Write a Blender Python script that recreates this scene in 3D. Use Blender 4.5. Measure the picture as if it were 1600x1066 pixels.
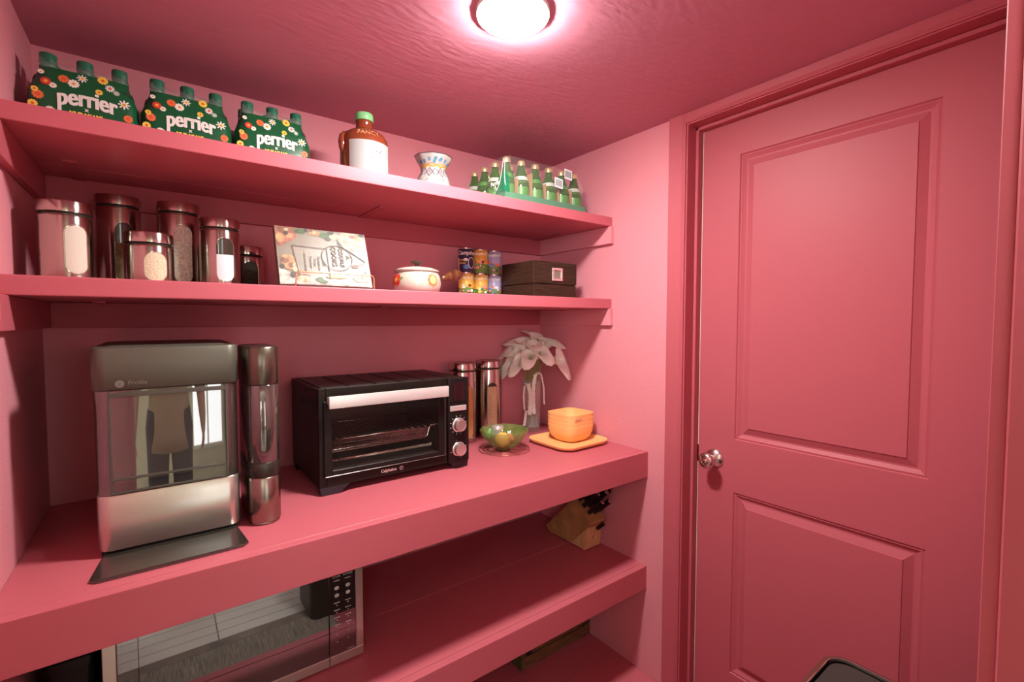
import bpy, bmesh, math, random
from mathutils import Vector, Matrix
random.seed(7)
PI = math.pi
for o in list(bpy.data.objects): bpy.data.objects.remove(o)
SC = bpy.context.scene
COL = SC.collection

# ------------------------------------------------------------------ camera
cam = bpy.data.cameras.new('camera'); camo = bpy.data.objects.new('camera', cam); COL.objects.link(camo)
YAW, PITCH, ROLL = math.radians(36.8397), math.radians(-2.5069), math.radians(.0339)
CAMP = Vector((.24635, -1.74912, 1.37336))
fwd = Vector((math.sin(YAW)*math.cos(PITCH), math.cos(YAW)*math.cos(PITCH), math.sin(PITCH)))
rt = Vector((math.cos(YAW), -math.sin(YAW), 0)); up = rt.cross(fwd)
rt2 = rt*math.cos(ROLL)+up*math.sin(ROLL); up2 = -rt*math.sin(ROLL)+up*math.cos(ROLL)
camo.matrix_world = Matrix(((rt2.x, up2.x, -fwd.x, CAMP.x), (rt2.y, up2.y, -fwd.y, CAMP.y), (rt2.z, up2.z, -fwd.z, CAMP.z), (0, 0, 0, 1)))
cam.sensor_width = 36; cam.sensor_fit = 'HORIZONTAL'; cam.lens = 36*736.92/1600; cam.clip_start = .01
SC.camera = camo

# ------------------------------------------------------------------ world, exposure, light strengths
w = bpy.data.worlds.new('world'); SC.world = w; w.use_nodes = True
w.node_tree.nodes['Background'].inputs[0].default_value = (.9, .93, 1, 1)
w.node_tree.nodes['Background'].inputs[1].default_value = .3
SC.view_settings.view_transform = 'Standard'; SC.view_settings.look = 'None'
SC.view_settings.exposure = 0.0; SC.view_settings.gamma = 1; SC.view_settings.use_curve_mapping = False
LAMP = 420; LAMP_COL = (1, .955, .90)
KITCHEN = 4.0; KITCHEN_COL = (1, .95, .84)

# ------------------------------------------------------------------ measures (metres)
W = 1.73; DS = .4476; DC = .6362; ZC = 2.0869
S1T, S1B, S2T, S2B, CT, CB, LT, LB = 1.7906, 1.7534, 1.4612, 1.4214, .8729, .775, .4272, .3391

# ------------------------------------------------------------------ materials
MATS = {}
def mat(name, col, rough=.5, metal=0, bump=None, trans=0, ior=1.45, spec=.5, emit=0, alpha=1, coat=0, var=None, aniso=0):
    """bump=(scale, strength, (sx,sy,sz))  var=(scale, amount, (sx,sy,sz))"""
    if name in MATS: return MATS[name]
    m = bpy.data.materials.new(name); m.use_nodes = True; nt = m.node_tree; b = nt.nodes['Principled BSDF']
    b.inputs['Base Color'].default_value = (*col, 1); b.inputs['Roughness'].default_value = rough; b.inputs['Metallic'].default_value = metal
    b.inputs['IOR'].default_value = ior; b.inputs['Transmission Weight'].default_value = trans; b.inputs['Specular IOR Level'].default_value = spec
    b.inputs['Alpha'].default_value = alpha; b.inputs['Coat Weight'].default_value = coat
    if emit:
        b.inputs['Emission Color'].default_value = (*col, 1); b.inputs['Emission Strength'].default_value = emit
    def noise(scale, st, detail=4):
        tc = nt.nodes.new('ShaderNodeTexCoord'); mp = nt.nodes.new('ShaderNodeMapping'); mp.inputs['Scale'].default_value = st
        n = nt.nodes.new('ShaderNodeTexNoise'); n.inputs['Scale'].default_value = scale; n.inputs['Detail'].default_value = detail
        nt.links.new(tc.outputs['Object'], mp.inputs[0]); nt.links.new(mp.outputs[0], n.inputs['Vector']); return n
    if bump:
        n = noise(bump[0], bump[2] if len(bump) > 2 else (1, 1, 1)); bp = nt.nodes.new('ShaderNodeBump')
        bp.inputs['Strength'].default_value = bump[1]; bp.inputs['Distance'].default_value = .002
        nt.links.new(n.outputs['Fac'], bp.inputs['Height']); nt.links.new(bp.outputs[0], b.inputs['Normal'])
    if var:
        n = noise(var[0], var[2] if len(var) > 2 else (1, 1, 1)); r = nt.nodes.new('ShaderNodeValToRGB')
        a = var[1]; c2 = var[3] if len(var) > 3 else tuple(min(1, c*(1+a)) for c in col); c1 = tuple(c*(1-a) for c in col)
        r.color_ramp.elements[0].color = (*c1, 1); r.color_ramp.elements[1].color = (*c2, 1)
        r.color_ramp.elements[0].position = .32; r.color_ramp.elements[1].position = .68
        nt.links.new(n.outputs['Fac'], r.inputs[0]); nt.links.new(r.outputs[0], b.inputs['Base Color'])
    MATS[name] = m; return m
wall_p = mat('wall_paint', (.69, .262, .308), .62, bump=(170, .75), spec=.3)
ceil_p = mat('ceiling_paint', (.56, .235, .31), .75, bump=(26, .9, (1, 2.6, 1)), spec=.2)
trim_p = mat('trim_paint', (.45, .102, .128), .48, bump=(60, .10), spec=.3)
shelf_p = mat('shelf_paint', (.50, .116, .145), .40, bump=(30, .07, (.6, 9, 9)), spec=.4)
white_p = mat('white_paint', (.72, .68, .58), .6)
cream_w = mat('kitchen_wall_paint', (.70, .64, .52), .7)
black_pl = mat('black_plastic', (.009, .007, .006), .42, spec=.3)
black_mt = mat('black_enamel', (.012, .008, .006), .42, spec=.25, bump=(400, .05))
dark_void = mat('oven_cavity', (.012, .010, .009), .5)
steel = mat('brushed_steel', (.62, .56, .48), .30, 1, bump=(30, .03, (40, 40, 1)))
steel_h = mat('brushed_steel_flat', (.58, .57, .50), .28, .85, bump=(20, .05, (1, 1, 60)))
chrome = mat('polished_steel', (.80, .77, .72), .09, 1)
canm = mat('canister_steel', (.50, .49, .42), .20, 1)
canm_d = mat('canister_steel_rim', (.55, .54, .47), .11, 1)
pewter = mat('pewter_shell', (.105, .106, .080), .42, .4)
pewter_d = mat('pewter_dark', (.05, .046, .038), .32, .6)
smoke = mat('smoked_glass', (.30, .28, .23), .03, trans=.92, ior=1.52)
smoke_pane = mat('smoked_pane', (.060, .062, .048), .02, ior=2.5, spec=.9, alpha=.60)
oven_gl = mat('oven_glass', (.02, .018, .016), .04, spec=.6, alpha=.12)
mw_gl = mat('microwave_glass', (.018, .017, .014), .02, ior=2.2, spec=.8)
glass = mat('clear_glass', (.80, .84, .80), .03, alpha=.13, spec=.8)
film = mat('clear_film', (.35, .40, .34), .12, alpha=.22, spec=.5)
def brush(m, a=.85):
    nt = m.node_tree; t_ = nt.nodes.new('ShaderNodeTangent'); t_.direction_type = 'RADIAL'; t_.axis = 'Z'
    bs = nt.nodes['Principled BSDF']; bs.inputs['Anisotropic'].default_value = a; bs.inputs['Anisotropic Rotation'].default_value = .25; nt.links.new(t_.outputs[0], bs.inputs['Tangent'])
brush(canm); canm_d.node_tree.nodes['Principled BSDF'].inputs['Roughness'].default_value = .17; brush(canm_d, .8)
rubber = mat('black_gasket', (.015, .013, .010), .6)

# ------------------------------------------------------------------ builders
class B:
    def __init__(s): s.bm = bmesh.new(); s.mi = 0
    def _mi(s, faces):
        for f in faces: f.material_index = s.mi
    def box(s, x0, x1, y0, y1, z0, z1, bev=0, seg=1, M=None):
        vs = [s.bm.verts.new((x, y, z)) for x in (x0, x1) for y in (y0, y1) for z in (z0, z1)]
        fs = [s.bm.faces.new([vs[i] for i in q]) for q in ((0, 1, 3, 2), (4, 6, 7, 5), (0, 4, 5, 1), (2, 3, 7, 6), (0, 2, 6, 4), (1, 5, 7, 3))]
        s._mi(fs)
        if bev:
            es = list({e for f in fs for e in f.edges})
            r = bmesh.ops.bevel(s.bm, geom=es, offset=bev, segments=seg, affect='EDGES', profile=.5)
            s._mi([f for f in r['faces'] if f.is_valid])
            vs = list({v for f in r['faces'] for v in f.verts} | {v for v in vs if v.is_valid})
        if M is not None:
            for v in vs: v.co = M @ v.co
        return s
    def quad(s, *p):
        f = s.bm.faces.new([s.bm.verts.new(q) for q in p]); f.material_index = s.mi; return s
    def rings(s, rs, closed=True, cap0=False, cap1=False):
        prev = None; first = None
        for r in rs:
            cur = [s.bm.verts.new(p) for p in r]
            if prev:
                n = len(cur)
                for i in range(n if closed else n-1):
                    f = s.bm.faces.new((prev[i], prev[(i+1) % n], cur[(i+1) % n], cur[i])); f.material_index = s.mi
            else: first = cur
            prev = cur
        if cap0: f = s.bm.faces.new(first[::-1]); f.material_index = s.mi
        if cap1: f = s.bm.faces.new(prev); f.material_index = s.mi
        return s
    def lathe(s, prof, seg=32, c=(0, 0, 0), rf=None, M=None):
        rs = []
        for (r, z) in prof:
            ring = []
            for k in range(seg):
                a = 2*PI*k/seg; rr = max(r, 1e-5)*(rf(a, z) if rf else 1)
                p = Vector((c[0]+rr*math.cos(a), c[1]+rr*math.sin(a), c[2]+z))
                ring.append(M @ p if M is not None else p)
            rs.append(ring)
        return s.rings(rs, cap0=prof[0][0] > 1e-4, cap1=prof[-1][0] > 1e-4)
    def loft(s, secs):
        """secs: (hx, hy, r, z, cx, cy) rounded rectangles, capped"""
        rs = []
        for q in secs:
            hx, hy, r, z = q[:4]; cx, cy = (q[4], q[5]) if len(q) > 4 else (0, 0)
            rs.append([(cx+x, cy+y, z) for x, y in rrect(hx, hy, r)])
        return s.rings(rs, cap0=True, cap1=True)
    def tube(s, pts, r, seg=8, closed=False):
        pts = [Vector(p) for p in pts]; n = len(pts); rs = []
        ref = None
        for i, p in enumerate(pts):
            if closed: t = pts[(i+1) % n]-pts[i-1]
            else: t = pts[min(i+1, n-1)]-pts[max(i-1, 0)]
            t.normalize()
            if ref is None: ref = Vector((0, 0, 1)) if abs(t.z) < .9 else Vector((1, 0, 0))
            a = t.cross(ref).normalized(); b = a.cross(t).normalized(); ref = b
            rr = r[i] if isinstance(r, (list, tuple)) else r
            rs.append([p+a*rr*math.cos(2*PI*k/seg)+b*rr*math.sin(2*PI*k/seg) for k in range(seg)])
        if closed: rs.append(rs[0]); return s.rings(rs)
        return s.rings(rs, cap0=True, cap1=True)
    def prism(s, poly, axis, a, b):
        def P(u, v, w): return {'x': (w, u, v), 'y': (u, w, v), 'z': (u, v, w)}[axis]
        return s.rings([[P(u, v, a) for u, v in poly], [P(u, v, b) for u, v in poly]], cap0=True, cap1=True)
    def poly(s, pts, mp, off=0):
        f = s.bm.faces.new([s.bm.verts.new(mp(u, v, off)) for u, v in pts]); f.material_index = s.mi; return s
    def add(s, name, m, parent=None, smooth=False, fix=True):
        if fix: bmesh.ops.recalc_face_normals(s.bm, faces=s.bm.faces)
        me = bpy.data.meshes.new(name); s.bm.to_mesh(me); s.bm.free()
        for q in (m if isinstance(m, (list, tuple)) else [m]): me.materials.append(q)
        o = bpy.data.objects.new(name, me); COL.objects.link(o)
        if smooth:
            for p in me.polygons: p.use_smooth = True
            if smooth is not True: me.set_sharp_from_angle(angle=math.radians(smooth))
        if parent: o.parent = parent
        if any(q in name for q in ('print', 'marks', 'pattern', 'picture', 'cover_lines', 'side_vents', 'mesh_basket', 'heater_coil')) and 'printed' not in name: o['kind'] = 'stuff'
        return o
def rrect(hx, hy, r, n=5):
    out = []
    for (sx, sy, a0) in ((1, 1, 0), (-1, 1, PI/2), (-1, -1, PI), (1, -1, 1.5*PI)):
        for k in range(n+1):
            a = a0+PI/2*k/n; out.append((sx*(hx-r)+r*math.cos(a), sy*(hy-r)+r*math.sin(a)))
    return out
def thing(name, label, cat, loc=(0, 0, 0), rotz=0, group=None):
    o = bpy.data.objects.new(name, None); COL.objects.link(o); o.empty_display_size = .05
    o.location = loc; o.rotation_euler = (0, 0, rotz); o['label'] = label; o['category'] = cat
    if group: o['group'] = group
    return o
def struct(o): o['kind'] = 'structure'; return o
def dup(root, loc, rotz, label, group=None):
    r = root.copy(); COL.objects.link(r); r.location = loc; r.rotation_euler = (0, 0, rotz); r['label'] = label
    if group: r['group'] = group
    for ch in list(root.children):
        c = ch.copy(); COL.objects.link(c); c.parent = r
        for g in ch.children:
            d = g.copy(); COL.objects.link(d); d.parent = c
    return r
def cyl(R, a0, c=(0, 0)):
    return lambda u, v, off=0: (c[0]+(R+off)*math.cos(a0+u/R), c[1]+(R+off)*math.sin(a0+u/R), v)
def plane_y(y0): return lambda u, v, off=0: (u, y0-off, v)
def text(body, size, mp, m, parent, name='lettering', cx=0, cz=0, off=.0006, bold=0, rot=0, sx=1, arc=0, align='CENTER', shear=0, thick=0, fat=()):
    cu = bpy.data.curves.new('text', 'FONT'); cu.body = body; cu.size = size; cu.align_x = align; cu.align_y = 'CENTER'
    cu.offset = bold; cu.shear = shear; cu.resolution_u = 3
    to = bpy.data.objects.new('text', cu); COL.objects.link(to)
    dg = bpy.context.evaluated_depsgraph_get(); me = bpy.data.meshes.new_from_object(to.evaluated_get(dg))
    bpy.data.objects.remove(to); bpy.data.curves.remove(cu)
    bm = bmesh.new(); bm.from_mesh(me); bpy.data.meshes.remove(me)
    if fat:
        g0 = list(bm.faces); sx_ = sx
        for i_, (fx, fy) in enumerate(fat):
            r = bmesh.ops.duplicate(bm, geom=list(g0)+list({v for f in g0 for v in f.verts}))
            for v in r['geom']:
                if isinstance(v, bmesh.types.BMVert): v.co += Vector((fx, fy, .00012*(i_+1)))
    if thick:
        r = bmesh.ops.extrude_face_region(bm, geom=list(bm.faces))
        for v in r['geom']:
            if isinstance(v, bmesh.types.BMVert): v.co.z -= thick
    for v in bm.verts:
        u, q = v.co.x*sx, v.co.y
        if arc: q -= arc*u*u
        u, q = u*math.cos(rot)-q*math.sin(rot), u*math.sin(rot)+q*math.cos(rot)
        v.co = mp(cx+u, cz+q, off+v.co.z)
    me = bpy.data.meshes.new(name); bm.to_mesh(me); bm.free(); me.materials.append(m)
    o = bpy.data.objects.new(name, me); COL.objects.link(o); o.parent = parent; return o
def disc(u, v, r, n=10, sx=1): return [(u+sx*r*math.cos(2*PI*k/n), v+r*math.sin(2*PI*k/n)) for k in range(n)]

# ================================================================== SETTING
b = B(); b.box(-.12, W+.12, 0, .1, 0, ZC+.1); struct(b.add('wall_back', wall_p))
b = B(); b.box(-.12, 0, -1.80, 0, 0, ZC+.1); struct(b.add('wall_left', wall_p))
OY0, OY1, OZ = -.785, -1.588, 2.050         # door opening in the right wall
b = B(); b.box(W, W+.115, OY0, .1, 0, ZC+.1); b.box(W, W+.115, -1.80, OY1, 0, ZC+.1); b.box(W, W+.115, OY1, OY0, OZ, ZC+.1)
struct(b.add('wall_right', wall_p))
EX0, EX1, EY = .02, .80, -1.686             # entry opening in the front wall
b = B(); b.box(-.12, EX0, -1.80, EY, 0, ZC+.1); b.box(EX1+.018, W+.115, -1.80, EY, 0, ZC+.1); b.box(EX0, EX1+.018, -1.80, EY, 2.05, ZC+.1)
struct(b.add('wall_front', wall_p))
b = B(); b.box(-.12, W+.12, -1.80, .1, ZC, ZC+.1); struct(b.add('ceiling', ceil_p))
# floor of painted boards
fl = struct(B().box(-.12, W+.12, -1.50, .1, -.06, -.004).add('floor', trim_p))
ys = [0, -.355, -.475, -.74, -1.0, -1.25, -1.445]
fl_rows = B()
for i in range(len(ys)-1):
    q = B().box(0, W, ys[i+1]+.0012, ys[i]-.0012, -.004, 0, .0008); q.add('floor_board', shelf_p, fl)
B().box(0, W, -1.499, -1.447, -.004, .001, .001).add('threshold', mat('grey_threshold', (.23, .19, .15), .5, var=(12, .3)), fl)
# kitchen beyond the entry
tile_m = mat('pale_floor_tile', (.80, .78, .70), .35, var=(3, .08)); grout = mat('grout', (.20, .19, .16), .8)
kf = struct(B().box(-2.2, 3.2, -3.8, -1.50, -.06, -.003).add('floor', grout)); kf.name = 'floor_kitchen'
yy = -1.502; r = 0
while yy > -2.3:
    h = .066 if r < 3 else .30; xx = -.36 + (.39*.0)*(r % 2)
    while xx < 1.6:
        B().box(xx+.002, xx+.388, yy-h+.002, yy-.001, -.003, 0, .0008).add('tile', tile_m, kf); xx += .39
    yy -= h; r += 1
B_ = B().box(-2.2, 3.2, -3.8, yy, -.003, 0); o = B_.add('tile_field', tile_m, kf); o['kind'] = 'stuff'
b = B(); b.box(-2.2, -.12, -1.82, -1.80, 0, 2.6); b.box(W+.115, 3.2, -1.82, -1.80, 0, 2.6); b.box(-.12, EX0, -1.82, -1.80, 0, 2.6)
b.box(EX1+.018, W+.115, -1.82, -1.80, 0, 2.6); b.box(EX0, EX1+.018, -1.82, -1.80, 2.05, 2.6)
b.box(-2.3, -2.2, -3.8, -1.8, 0, 2.6); b.box(3.2, 3.3, -3.8, -1.8, 0, 2.6); b.box(-2.3, 3.3, -3.9, -3.8, 0, 2.6)
struct(b.add('wall_kitchen', cream_w))
struct(B().box(-2.3, 3.3, -3.9, -1.8, 2.6, 2.7).add('ceiling_kitchen', white_p))

def kwindow(nm, x0, x1, z0, z1, e):
    wn = struct(B().box(x0-.05, x1+.05, -3.80, -3.765, z0-.05, z1+.05, .01).add(nm, white_p)); cx_, cz_ = (x0+x1)/2, (z0+z1)/2
    for xa, xb in ((x0, cx_-.015), (cx_+.015, x1)):
        for za, zb_ in ((z0, cz_-.015), (cz_+.015, z1)):
            B().box(xa, xb, -3.767, -3.758, za, zb_).add('window_pane', mat('daylight_%g' % e, (.95, .97, 1), .3, emit=e), wn)
kwindow('window_fill', -2.05, -.35, .80, 2.30, 11)  # unseen window with glowing panes, added as fill for the right side of the pantry
kwindow('window_2', .66, 1.14, .35, 2.20, 4)
# entry casing and jamb (right edge of the picture)
b = B()
prof = [(0, 0), (0, .0108), (.0008, .0116), (.010, .0118), (.040, .0150), (.052, .0165), (.058, .0125), (.060, 0)]   # (away from opening, proud)
for s_ in (1,):
    x0 = EX1+.004
    b.rings([[(x0+u, EY+v, 0) for u, v in prof], [(x0+u, EY+v, ZC) for u, v in prof]], cap0=True, cap1=True)
struct(b.add('trim_entry_casing', trim_p, smooth=40))
b = B(); b.box(EX1, EX1+.018, -1.82, EY+.0005, 0, 2.05, .0015); b.box(EX0-.001, EX1+.018, -1.82, EY, 2.032, 2.05)
struct(b.add('trim_entry_jamb', trim_p))

# door casing on the right wall
CX = W-.013
def casing_leg(b, y_in, sgn):
    # profile across the casing: (distance from the opening, proudness)
    pr = [(0, 0), (0, .008), (.003, .010), (.008, .0085), (.012, .0115), (.050, .0135), (.056, .0150), (.062, .0150), (.064, 0)]
    b.rings([[(W-v, y_in+sgn*u, 0) for u, v in pr], [(W-v, y_in+sgn*u, ZC) for u, v in pr]], cap0=True, cap1=True)
b = B(); casing_leg(b, OY0+.004, 1); casing_leg(b, OY1-.004, -1)
pr = [(0, 0), (0, .008), (.003, .010), (.008, .0085), (.012, .0115), (.033, .013), (.0335, 0)]
b.rings([[(W-v, OY0+.004, OZ+.003+u) for u, v in pr], [(W-v, OY1-.004, OZ+.003+u) for u, v in pr]], cap0=True, cap1=True)
struct(b.add('trim_door_casing', trim_p, smooth=30))
b = B()
b.box(W-.002, W+.115, OY0-.0005, OY0+.02, 0, OZ, .001); b.box(W-.002, W+.115, OY1-.02, OY1, 0, OZ, .001); b.box(W-.002, W+.115, OY1, OY0, OZ-.001, OZ+.019, .001)
b.box(W+.046, W+.074, OY0-.011, OY0, 0, OZ-.001, .002); b.box(W+.046, W+.074, OY1, OY1+.011, 0, OZ-.001, .002); b.box(W+.046, W+.074, OY1, OY0, OZ-.013, OZ-.001, .002)
struct(b.add('trim_door_jamb', trim_p))
# door slab
SX = W+.075; sy0, sy1, sz0, sz1 = OY0-.0145, OY1+.003, .012, OZ-.003
pyl, pyr = -.931, -1.437
pan = [(.150, .786), (.968, 1.925)]
b = B()
zb = [sz0, pan[0][0], pan[0][1], pan[1][0], pan[1][1], sz1]; yb = [sy0, pyl, pyr, sy1]
for i in range(5):
    for j in range(3):
        if j == 1 and i in (1, 3):
            rr = [(0, 0), (.003, .0045), (.008, .0035), (.011, .0058), (.019, .0105), (.024, .0105), (.044, .0022), (.0455, 0), ]
            b.rings([[(SX+d, yb[1]-k, zb[i]+k), (SX+d, yb[2]+k, zb[i]+k), (SX+d, yb[2]+k, zb[i+1]-k), (SX+d, yb[1]-k, zb[i+1]-k)] for k, d in rr], cap1=True)
        else: b.quad((SX, yb[j], zb[i]), (SX, yb[j+1], zb[i]), (SX, yb[j+1], zb[i+1]), (SX, yb[j], zb[i+1]))
b.box(SX+.0125, SX+.035, sy1, sy0, sz0, sz1)
for ya, yb_ in ((sy0-.0005, sy0), (sy1, sy1+.0005)): b.box(SX, SX+.0125, ya, yb_, sz0, sz1)
b.box(SX, SX+.0125, sy1, sy0, sz0, sz0+.0005); b.box(SX, SX+.0125, sy1, sy0, sz1-.0005, sz1)
door = struct(b.add('door_1', trim_p))
raw_edge = mat('raw_door_edge', (.80, .62, .58), .6)
b = B(); b.box(SX-.0008, SX+.034, sy0, sy0+.0022, sz0, .862); b.box(SX-.0008, SX+.034, sy0, sy0+.0022, .925, sz1-.01); b.add('door_edge', raw_edge, door)['label'] = 'unpainted pale edge of the door'
satin = mat('satin_nickel', (.72, .66, .62), .22, 1)
R = Matrix.Translation((SX, -.862, .889)) @ Matrix.Rotation(-PI/2, 4, 'Y')     # lathe axis z -> -x
k = B().lathe([(0, 0), (.033, 0), (.033, .003), (.028, .008), (.018, .013), (.0115, .016), (.0115, .032), (.014, .036), (.0255, .045), (.0275, .052), (.0265, .060), (.021, .0655), (.012, .067), (.012, .0655), (0, .0655)], 40, M=R).add('door_knob', satin, door, 50); k['label'] = 'round satin metal door knob'
B().lathe([(0, .0655), (.0075, .0655), (.0075, .069), (.005, .070), (0, .070)], 24, M=R).add('lock_button', satin, k, 50)
B().box(SX-.0012, SX+.02, sy0+.0005, sy0+.004, .866, .921).add('latch_plate', mat('dark_brass', (.10, .05, .03), .4, 1), door)

# ceiling lamp
lx, ly = .922, -.850
lamp = thing('ceiling_light', 'round white flush ceiling light glowing above the shelves', 'ceiling light', (lx, ly, ZC))
B().lathe([(.0850, 0), (.0850, -.0085), (.0842, -.0098), (.0822, -.0098), (.0815, -.008), (.0815, -.0)], 48).add('frame', mat('white_lamp_rim', (.85, .85, .82), .4), lamp, 40)
lens = mat('lamp_lens', LAMP_COL, .4, emit=LAMP)
B().lathe([(.0812, -.004), (.0812, -.0095), (.0790, -.0135), (.071, -.019), (.056, -.0230), (.028, -.0255), (0, -.026)], 48).add('lens', lens, lamp, 60)
# kitchen ceiling light
kl = thing('ceiling_light', 'long kitchen ceiling light behind the pantry doorway', 'ceiling light', (-1.1, -3.0, 2.6))
B().box(-.68, .68, -.38, .38, -.03, 0, .005).add('frame', white_p, kl)
B().box(-.65, .65, -.35, .35, -.045, -.03, .004).add('diffuser', mat('kitchen_lens', KITCHEN_COL, .4, emit=KITCHEN), kl)

# ================================================================== SHELVES
def wall_shelf(zt, zb, label, seamy, dz, brackets, name='wall_shelf', right_y=DS+.008):
    t = thing(name, label, 'shelf', (0, 0, zb))
    h = zt-zb
    b = B(); b.box(.0005, W-.0005, -DS, -.0005, 0, h, .0022, 2)
    b.add('shelf_board', shelf_p, t)
    b = B(); b.box(.0, W, seamy-.002, seamy+.002, -.0012, .0002, .0006); b.add('seam_bead', shelf_p, t)
    b = B(); b.box(.018, W-.018, -.0175, -.0005, -dz, -.0004, .0012); b.add('ledger', trim_p, t)
    b = B(); b.box(.0005, .0178, -right_y-.05, -.0005, -dz, -.0004, .0012); b.add('ledger', trim_p, t)
    b = B(); b.box(W-.0178, W-.0005, -right_y, -.0005, -dz, -.0004, .0012); b.add('ledger', wall_p, t)
    for x, y in brackets:
        b = B(); b.box(x-.013, x+.013, y, -.018, -.0036, -.0002, .0006); b.box(x-.013, x+.013, y-.002, y+.001, -.006, -.0002, .0006)
        b.add('bracket', trim_p, t)
    return t
wall_shelf(S1T, S1B, 'upper pink wall shelf, the one just below the ceiling', -.145, .0703, [(.087, -.21), (.855, -.225), (1.675, -.21)])
wall_shelf(S2T, S2B, 'middle pink wall shelf that carries the canisters and cookbook', -.145, .069, [(.13, -.21), (.855, -.225), (1.675, -.21)])
def counter(zt, zb, label, seams):
    t = thing('counter_shelf', label, 'shelf', (0, 0, zb)); h = zt-zb
    b = B(); b.box(.0005, W-.0005, -DC, -DC+.0255, 0, h, .0015, 2); b.add('fascia_board', shelf_p, t)
    e = [-DC+.0268] + seams + [-.0005]
    for i in range(len(e)-1):
        b = B(); b.box(.0005, W-.0005, e[i]+.0004, e[i+1]-.0004, h-.019, h-.0006, .0010); b.add('deck_board', shelf_p, t)
    b = B(); b.box(.002, .038, -DC+.027, -.002, .012, h-.019); b.add('support_rail', trim_p, t)
    b = B(); b.box(W-.020, W-.002, -DC+.027, -.002, .012, h-.019); b.add('support_rail', trim_p, t)
    return t
counter(CT, CB, 'deep pink countertop shelf that carries the ice maker and oven', [])
counter(LT, LB, 'deep pink shelf under the countertop that carries the microwave', [-.31])

# ================================================================== SPARKLING WATER PACKS
P_G = mat('printed_green_film', (.005, .092, .034), .30, spec=.6, bump=(60, .25))
PC = {'white': mat('print_white', (.80, .80, .74), .5), 'red': mat('print_red', (.60, .045, .03), .5), 'orange': mat('print_orange', (.72, .17, .05), .5),
      'yellow': mat('print_yellow', (.80, .60, .08), .5), 'grey': mat('print_grey', (.36, .48, .38), .5), 'pink': mat('print_pink', (.78, .30, .30), .5),
      'blue': mat('print_blue', (.10, .25, .55), .5), 'brown': mat('print_brown', (.09, .04, .02), .5), 'green': mat('print_leaf', (.10, .26, .07), .5)}
pet = mat('green_bottle_plastic', (.03, .10, .055), .15, trans=.35, ior=1.4)
capg = mat('green_bottle_cap', (.015, .13, .075), .35, spec=.5, bump=(60, .1))
WR = [(0, .099, .066, .028), (.02, .100, .067, .030), (.105, .0995, .0665, .030), (.135, .090, .058, .028), (.155, .083, .052, .024), (.166, .079, .048, .020)]
def wrap_y(z):
    for a, c in zip(WR, WR[1:]):
        if z <= c[0]: return a[2]+(c[2]-a[2])*(z-a[0])/(c[0]-a[0])
    return WR[-1][2]
def wrap_mp(u, v, off=0): return (u, -wrap_y(v)-off-.0004, v)
FLW = [(-0.066, .1274, .0096, 'r'), (-.054, .1204, .007, 'w'), (-.036, .1424, .0101, 'o'), (-.019, .1354, .0108, 'w'), (-.004, .1534, .0105, 's'), (.033, .1604, .0105, 'y'), (.046, .1434, .0096, 'p'), (.058, .1344, .0066, 'g'), (.026, .1274, .0073, 'y'), (.072, .1084, .0122, 's'), (-.074, .1490, .0060, 'w'), (-.084, .1034, .0066, 'y'), (-.079, .0924, .0105, 'o'), (.079, .0754, .0096, 'o'), (-.088, .07, .009, 'y'), (-.06, .062, .009, 'w'), (.03, .045, .01, 'r'), (-.02, .04, .01, 's'), (.07, .04, .009, 'y'), (-.07, .03, .01, 'o')]
KM = {'r': (1, 3), 'w': (0, 3), 'o': (2, 1), 's': (0, 3), 'y': (3, 2), 'p': (0, 1), 'g': (4, 0)}
def flower(b, mp, u, v, r, kind, off=.0003, km=KM, n=None):
    pet_m, cen = km[kind]; n = n or (8 if kind == 's' else 11)
    for k in range(n):
        a = 2*PI*k/n; L = r*.66
        cx, cy = u+L*math.cos(a), v+L*math.sin(a); pts = []
        for q in range(7):
            t = 2*PI*q/7; e1, e2 = r*.36*math.cos(t), r*(.15 if kind in 'sp' else .23)*math.sin(t)
            pts.append((cx+e1*math.cos(a)-e2*math.sin(a), cy+e1*math.sin(a)+e2*math.cos(a)))
        b.mi = pet_m; b.poly(pts, mp, off+.00002*k)
    b.mi = pet_m; b.poly(disc(u, v, r*.5), mp, off+.0003)
    b.mi = cen; b.poly(disc(u, v, r*.36), mp, off+.0005)
    b.mi = 2 if cen != 2 else 1; b.poly(disc(u, v-r*.05, r*.16, 8, 1.3), mp, off+.0007)
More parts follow.
